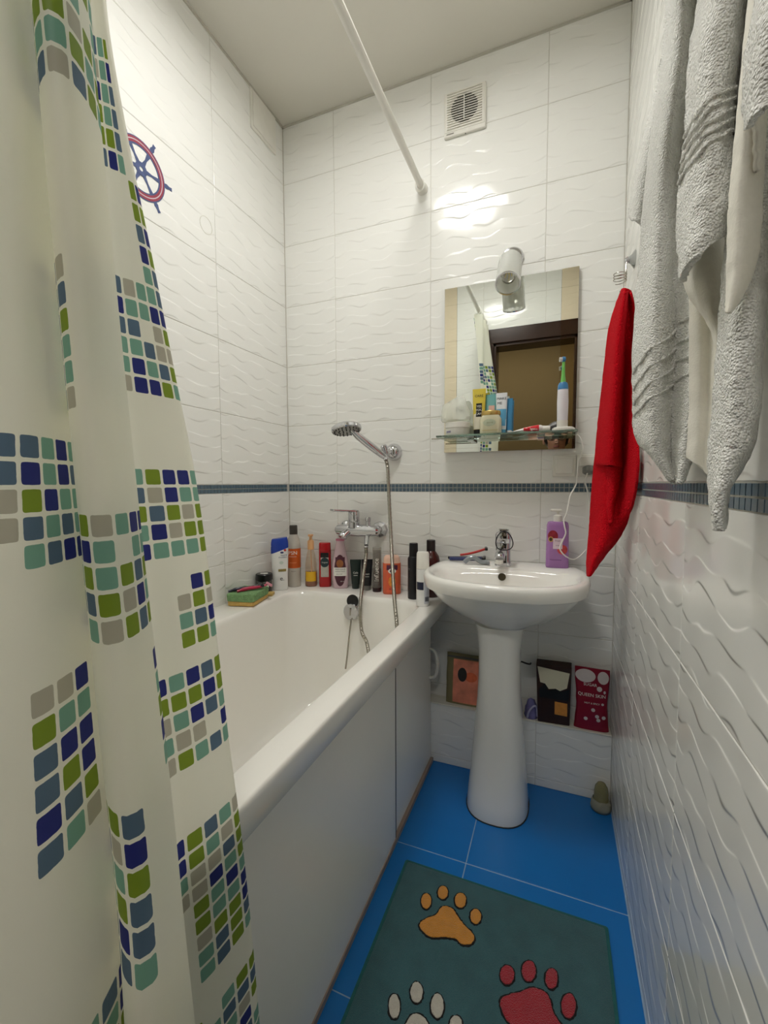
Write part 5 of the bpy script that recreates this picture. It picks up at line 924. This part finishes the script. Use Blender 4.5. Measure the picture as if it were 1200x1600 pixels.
o, _, fn = pouch('zip_pouch', 'clear zip pouch with orange and green print left of the pedestal', 'pouch', .712, .846, .186, M('olive_film', (126, 118, 84), .3, var=.15), .010, .018)
on(o, fn, -.040, .064, .008, .166, M('coral_print', (226, 140, 114), .4, var=.45, vscale=28), 'orange_print'); on(o, fn, -.022, .012, .088, .138, M('black_blot', (44, 44, 42), .5, var=.4), 'dark_print', 'oval', .0008); on(o, fn, .004, .05, .09, .125, M('bright_orange', (226, 112, 74), .4, var=.3, vscale=50), 'bright_patch', 'oval', .0006)
on(o, fn, -.064, .064, .170, .176, M('zip_grey', (96, 94, 92), .4), 'zip')
o = thing('folded_cloth', 'crumpled lilac cloth on the ledge beside the pedestal', 'cloth', (1.020, -.034, ZL))
mb = MB(); rr2 = []
for k in range(9):
    t = k / 8; r_ = .020 * math.sqrt(max(1 - (t * 1.0) ** 2.5, .02)); rr2.append([(r_ * 1.05 * math.cos(a), r_ * math.sin(a), .068 * t) for a in [2 * math.pi * j / 30 for j in range(30)]])
mb.rings(rr2); mb.v = [tuple(Vector(p) + Vector(noise.noise_vector(Vector(p) * 90)) * .005 * (0 if p[2] < .001 else 1)) for p in mb.v]
mb.build('fold', M('lilac_cloth', (112, 108, 158), .9, var=.3, vscale=60), o, angle=60)
MB().tube(catmull([(-.012, -.021, .004), (-.006, -.024, .03), (.008, -.024, .05), (.018, -.016, .045), (.022, -.012, .01)], 6), .0035, 8).build('hem', M('lilac_pale', (168, 166, 196), .9), o)
o = thing('paper_box', 'dark brown paper pack with a cream flap on the ledge', 'package', (1.094, -.037, ZL), R_(3))
BRN = M('dark_chocolate_pack', (46, 24, 18), .4, var=.3, vscale=30)
MB().add([(-.052, -.018, 0), (.050, -.018, 0), (.052, .016, 0), (-.050, .016, 0), (-.060, -.006, .200), (.054, -.006, .200), (.056, .022, .208), (-.058, .022, .208)], [(0, 3, 2, 1), (4, 5, 6, 7), (0, 1, 5, 4), (1, 2, 6, 5), (2, 3, 7, 6), (3, 0, 4, 7)]).build('box', BRN, o, smooth=False, bevel=.002)
fr_ = lambda x, z: (x, -.018 + .012 * z / .2, z)
def quad(pts, e): return MB().add([(fr_(x, z)[0], fr_(x, z)[1] - e, z) for x, z in pts] , [tuple(range(len(pts)))])
quad([(-.056, .192), (.048, .180), (.040, .128), (.018, .116), (.004, .122), (-.018, .118), (-.030, .135), (-.046, .138)], .0012).build('cream_flap', M('cream_card', (206, 202, 178), .6, var=.06), o, smooth=False)
quad([(.002, .078), (.042, .076), (.042, .032), (.002, .034)], .0014).build('orange_label', M('orange_print', (206, 138, 62), .5, var=.25, vscale=70), o, smooth=False)
quad([(-.05, .112), (-.03, .138), (-.02, .112), (.004, .120), (.024, .114), (.048, .126), (.046, .085), (-.048, .085)], .0010).build('black_print', BLACK, o, smooth=False)
o, _, fn = pouch('doypack', 'crimson pouch lettered QUEEN SKIN in the corner of the ledge', 'pouch', 1.158, 1.266, .204, M('crimson_pouch', (132, 14, 44), .3, var=.1), .016, .012, -.039, .22)
PG = M('pouch_pale', (206, 196, 196), .4, var=.1, vscale=40)
on(o, fn, -.052, .010, .158, .200, PG, 'pale_circle', 'oval', .0008); on(o, fn, .016, .050, .158, .198, PG, 'pale_circle', 'oval', .0008); on(o, fn, .014, .030, .134, .150, PG, 'bubble', 'oval', .0008); on(o, fn, .034, .041, .128, .138, PG, 'bubble', 'oval', .0008); on(o, fn, .028, .036, .09, .098, PG, 'bubble', 'oval', .0008)
on_text(o, fn, 'QUEEN SKIN', .0148, -.001, .119, PW); on_text(o, fn, 'HOT & SPICY', .008, .0, .093, PW); on_text(o, fn, 'SUGAR', .013, -.006, .152, PW)
for x, z in ((-.018, .040), (.016, .052), (.02, .04), (.004, .072), (.036, .05)): on(o, fn, x - .006, x + .006, z - .006, z + .006, PG, 'petal', 'oval', .0008)
tag(MB().tube(catmull([(.972, -.062, .44), (.985, -.05, .435), (1.0, -.035, .425), (1.012, -.012, .415), (1.014, .003, .414)], 5), .003, 8).build('supply_pipe', M('dark_hose', (30, 30, 30), .4)), 'thin dark supply hose behind the pedestal under the washbasin', 'hose')
# plastic pipe stub in the corner
o = thing('pipe_stub', 'yellowed clear plastic pipe stub on the floor in the right corner', 'pipe', (1.243, -.093, 0))
YP = M('yellowed_plastic', (176, 168, 122), .2, trans=.45, var=.2, vscale=40)
MB().lathe([(.028, .0), (.030, .006), (.026, .016), (.022, .022), (.0215, .055), (.019, .072), (.012, .084), (.003, .088)], 24).build('stub', YP, o)
mb = MB().lathe([(.030, .0005), (.0305, .012), (.0275, .026), (.0235, .034)], 24, cap0=False, cap1=False); mb.v = [tuple(Vector(p) + Vector(noise.noise_vector(Vector(p) * 70)) * .0035 * (1 if p[2] > .005 else 0) + Vector((0, -.002, 0))) for p in mb.v]; mb.build('crumpled_wrap', M('cloudy_wrap', (196, 194, 172), .25, trans=.5), o, solid=.001)
# ------------------------------------------------------------------ the person taking the photograph (seen in the mirror)
def person():
    pr = thing('person', 'person with dark hair and glasses holding a phone, seen in the mirror', 'person', (1.02, -2.35, 0))
    J = {'pel': ((1.02, -2.36, .82), .145), 'wai': ((1.02, -2.27, 1.0), .13), 'che': ((1.03, -2.13, 1.15), .145), 'nkb': ((1.06, -2.03, 1.235), .075), 'nek': ((1.075, -1.99, 1.275), .05), 'jaw': ((1.08, -1.945, 1.325), .062), 'hed': ((1.08, -1.94, 1.39), .085), 'top': ((1.08, -1.945, 1.445), .07),
         'ls': ((.885, -2.04, 1.265), .072), 'le': ((.83, -1.90, 1.06), .045), 'lw': ((1.005, -1.72, 1.02), .028), 'lh': ((1.035, -1.675, 1.025), .026),
         'rs': ((1.235, -2.05, 1.245), .068), 're': ((1.31, -1.93, 1.05), .044), 'rw': ((1.175, -1.73, 1.005), .028), 'rh': ((1.145, -1.675, 1.01), .026),
         'lhp': ((.93, -2.38, .80), .105), 'lk': ((.91, -2.33, .46), .07), 'la': ((.91, -2.38, .09), .045), 'lf': ((.90, -2.24, .035), .034),
         'rhp': ((1.11, -2.38, .80), .105), 'rk': ((1.14, -2.35, .46), .07), 'ra': ((1.15, -2.40, .09), .045), 'rf': ((1.17, -2.26, .035), .034)}
    E = [('pel', 'wai'), ('wai', 'che'), ('che', 'nkb'), ('nkb', 'nek'), ('nek', 'jaw'), ('jaw', 'hed'), ('hed', 'top'), ('che', 'ls'), ('ls', 'le'), ('le', 'lw'), ('lw', 'lh'), ('che', 'rs'), ('rs', 're'), ('re', 'rw'), ('rw', 'rh'), ('pel', 'lhp'), ('lhp', 'lk'), ('lk', 'la'), ('la', 'lf'), ('pel', 'rhp'), ('rhp', 'rk'), ('rk', 'ra'), ('ra', 'rf')]
    # fingers wrapped round the phone's two edges
    for side, hx, ex, s in (('l', 1.035, 1.048, 1), ('r', 1.145, 1.128, -1)):
        for k in range(4):
            z = 1.045 - .021 * k; a, b, c = f'{side}f{k}a', f'{side}f{k}b', f'{side}f{k}c'
            J[a] = ((hx + .004 * s, -1.655, z), .0095); J[b] = ((ex - .006 * s, -1.634, z + .002), .0085); J[c] = ((ex + .018 * s * (1 - .12 * k), -1.6175, z + .002), .007)
            E += [(side + 'h', a), (a, b), (b, c)]
        J[side + 't1'] = ((hx + .012 * s, -1.68, 1.045), .010); J[side + 't2'] = ((ex + .022 * s, -1.652, 1.06), .0085)
        E += [(side + 'h', side + 't1'), (side + 't1', side + 't2')]
    ks = list(J); ix = {k: i for i, k in enumerate(ks)}; l0 = Vector((1.02, -2.35, 0))
    me = bpy.data.meshes.new('b'); me.from_pydata([Vector(J[k][0]) - l0 for k in ks], [(ix[a], ix[b]) for a, b in E], [])
    t = bpy.data.objects.new('b', me); COL.objects.link(t)
    t.modifiers.new('skin', 'SKIN'); sb = t.modifiers.new('s', 'SUBSURF'); sb.levels = 2
    for i, k in enumerate(ks):
        sv = me.skin_vertices[0].data[i]; sv.radius = (J[k][1], J[k][1]); sv.use_root = (k == 'pel')
    dg = bpy.context.evaluated_depsgraph_get(); bm_ = bpy.data.meshes.new_from_object(t.evaluated_get(dg)); bpy.data.objects.remove(t)
    bm_.name = 'body'
    SK = M('skin', (190, 142, 116), .5, var=.05); SHIRT = M('patterned_shirt', (186, 184, 168), .85, var=.5, vscale=45); TR_ = M('dark_trousers', (44, 46, 56), .85)
    for m in (SK, SHIRT, TR_, M('slipper_grey', (90, 88, 86), .8)): bm_.materials.append(m)
    for p in bm_.polygons:
        c = p.center + l0; p.use_smooth = True
        arm = c.y > -1.80 and c.z < 1.2
        if c.z < .075: p.material_index = 3
        elif c.z < .86: p.material_index = 2
        elif (c.z < 1.315 and not arm and (c.y < -2.0 or abs(c.x - 1.075) > .075)) : p.material_index = 1
        else: p.material_index = 0
    b = bpy.data.objects.new('body', bm_); COL.objects.link(b); b.parent = pr
    hc = Vector((1.08, -1.945, 1.40)) - l0
    hair = MB(); hair.sphere(hc + Vector((0, -.022, .018)), (.098, .105, .108), 24, 16)
    hair.v = [tuple(Vector(p) + Vector(noise.noise_vector(Vector(p) * 30)) * .006) for p in hair.v]
    hair.v = [(x, y if z > hc.z + .06 else min(y, hc.y + .035 + .35 * max(0, z - hc.z)), z) for x, y, z in hair.v]
    hair.build('hair', M('dark_hair', (30, 22, 18), .5, var=.4, vscale=120), b, angle=180)
    nz = MB().rings([[(hc.x + .006 * math.cos(a), hc.y + .088, hc.z + .0 + .006 * math.sin(a)) for a in [k * .785 for k in range(8)]], [(hc.x + .013 * math.cos(a), hc.y + .092 + .012, hc.z - .038 + .008 * math.sin(a)) for a in [k * .785 for k in range(8)]], [(hc.x + .010 * math.cos(a), hc.y + .078, hc.z - .046 + .004 * math.sin(a)) for a in [k * .785 for k in range(8)]]]); nz.build('nose', SK, b)
    for s in (-1, 1):
        MB().sphere(hc + Vector((.032 * s, .074, -.008)), (.012, .010, .008), 12, 8).build('eye', M('eye_dark', (40, 30, 26), .2), b)
        MB().sphere(hc + Vector((.088 * s, -.002, -.02)), (.010, .018, .028), 12, 8).build('ear', SK, b)
    MB().sphere(hc + Vector((0, .072, -.068)), (.024, .010, .006), 14, 8).build('mouth', M('lips', (158, 92, 86), .5), b)
    g = thing('eyeglasses', 'dark framed eyeglasses on the person seen in the mirror', 'glasses', hc + l0 + Vector((0, .09, -.006)))
    for s in (-1, 1):
        MB().tube([(s * .034 + .027 * math.cos(a), .002 - .006 * abs(math.cos(a)) * (1 if s * math.cos(a) > 0 else 0), .020 * math.sin(a)) for a in [2 * math.pi * k / 24 for k in range(24)]], .0026, 8, closed=True).build('rim', BLACK, g)
        MB().tube([(s * .061, -.004, .004), (s * .088, -.03, .004), (s * .092, -.09, .002)], .0024, 8).build('temple', BLACK, g)
    MB().tube([(-.008, .002, .004), (0, .005, .007), (.008, .002, .004)], .0022, 8).build('bridge', BLACK, g)
    ph = thing('phone', 'black phone held up by the person seen in the mirror', 'phone', (1.088, -1.63, 1.0))
    MB().box(1.051, 1.125, -1.634, -1.626, .93, 1.085).build('body', M('phone_black', (20, 20, 22), .15), ph, w=True, smooth=False, bevel=.004, seg=3)
    MB().box(1.054, 1.122, -1.6352, -1.634, .935, 1.08).build('screen', M('phone_screen', (12, 12, 14), .05), ph, w=True, smooth=False)
    MB().lathe([(.007, 0), (.007, .0015)], 16, (1.105, -1.626, 1.072), (0, 1, 0)).build('lens', M('lens_black', (8, 8, 10), .05), ph, w=True)
person()
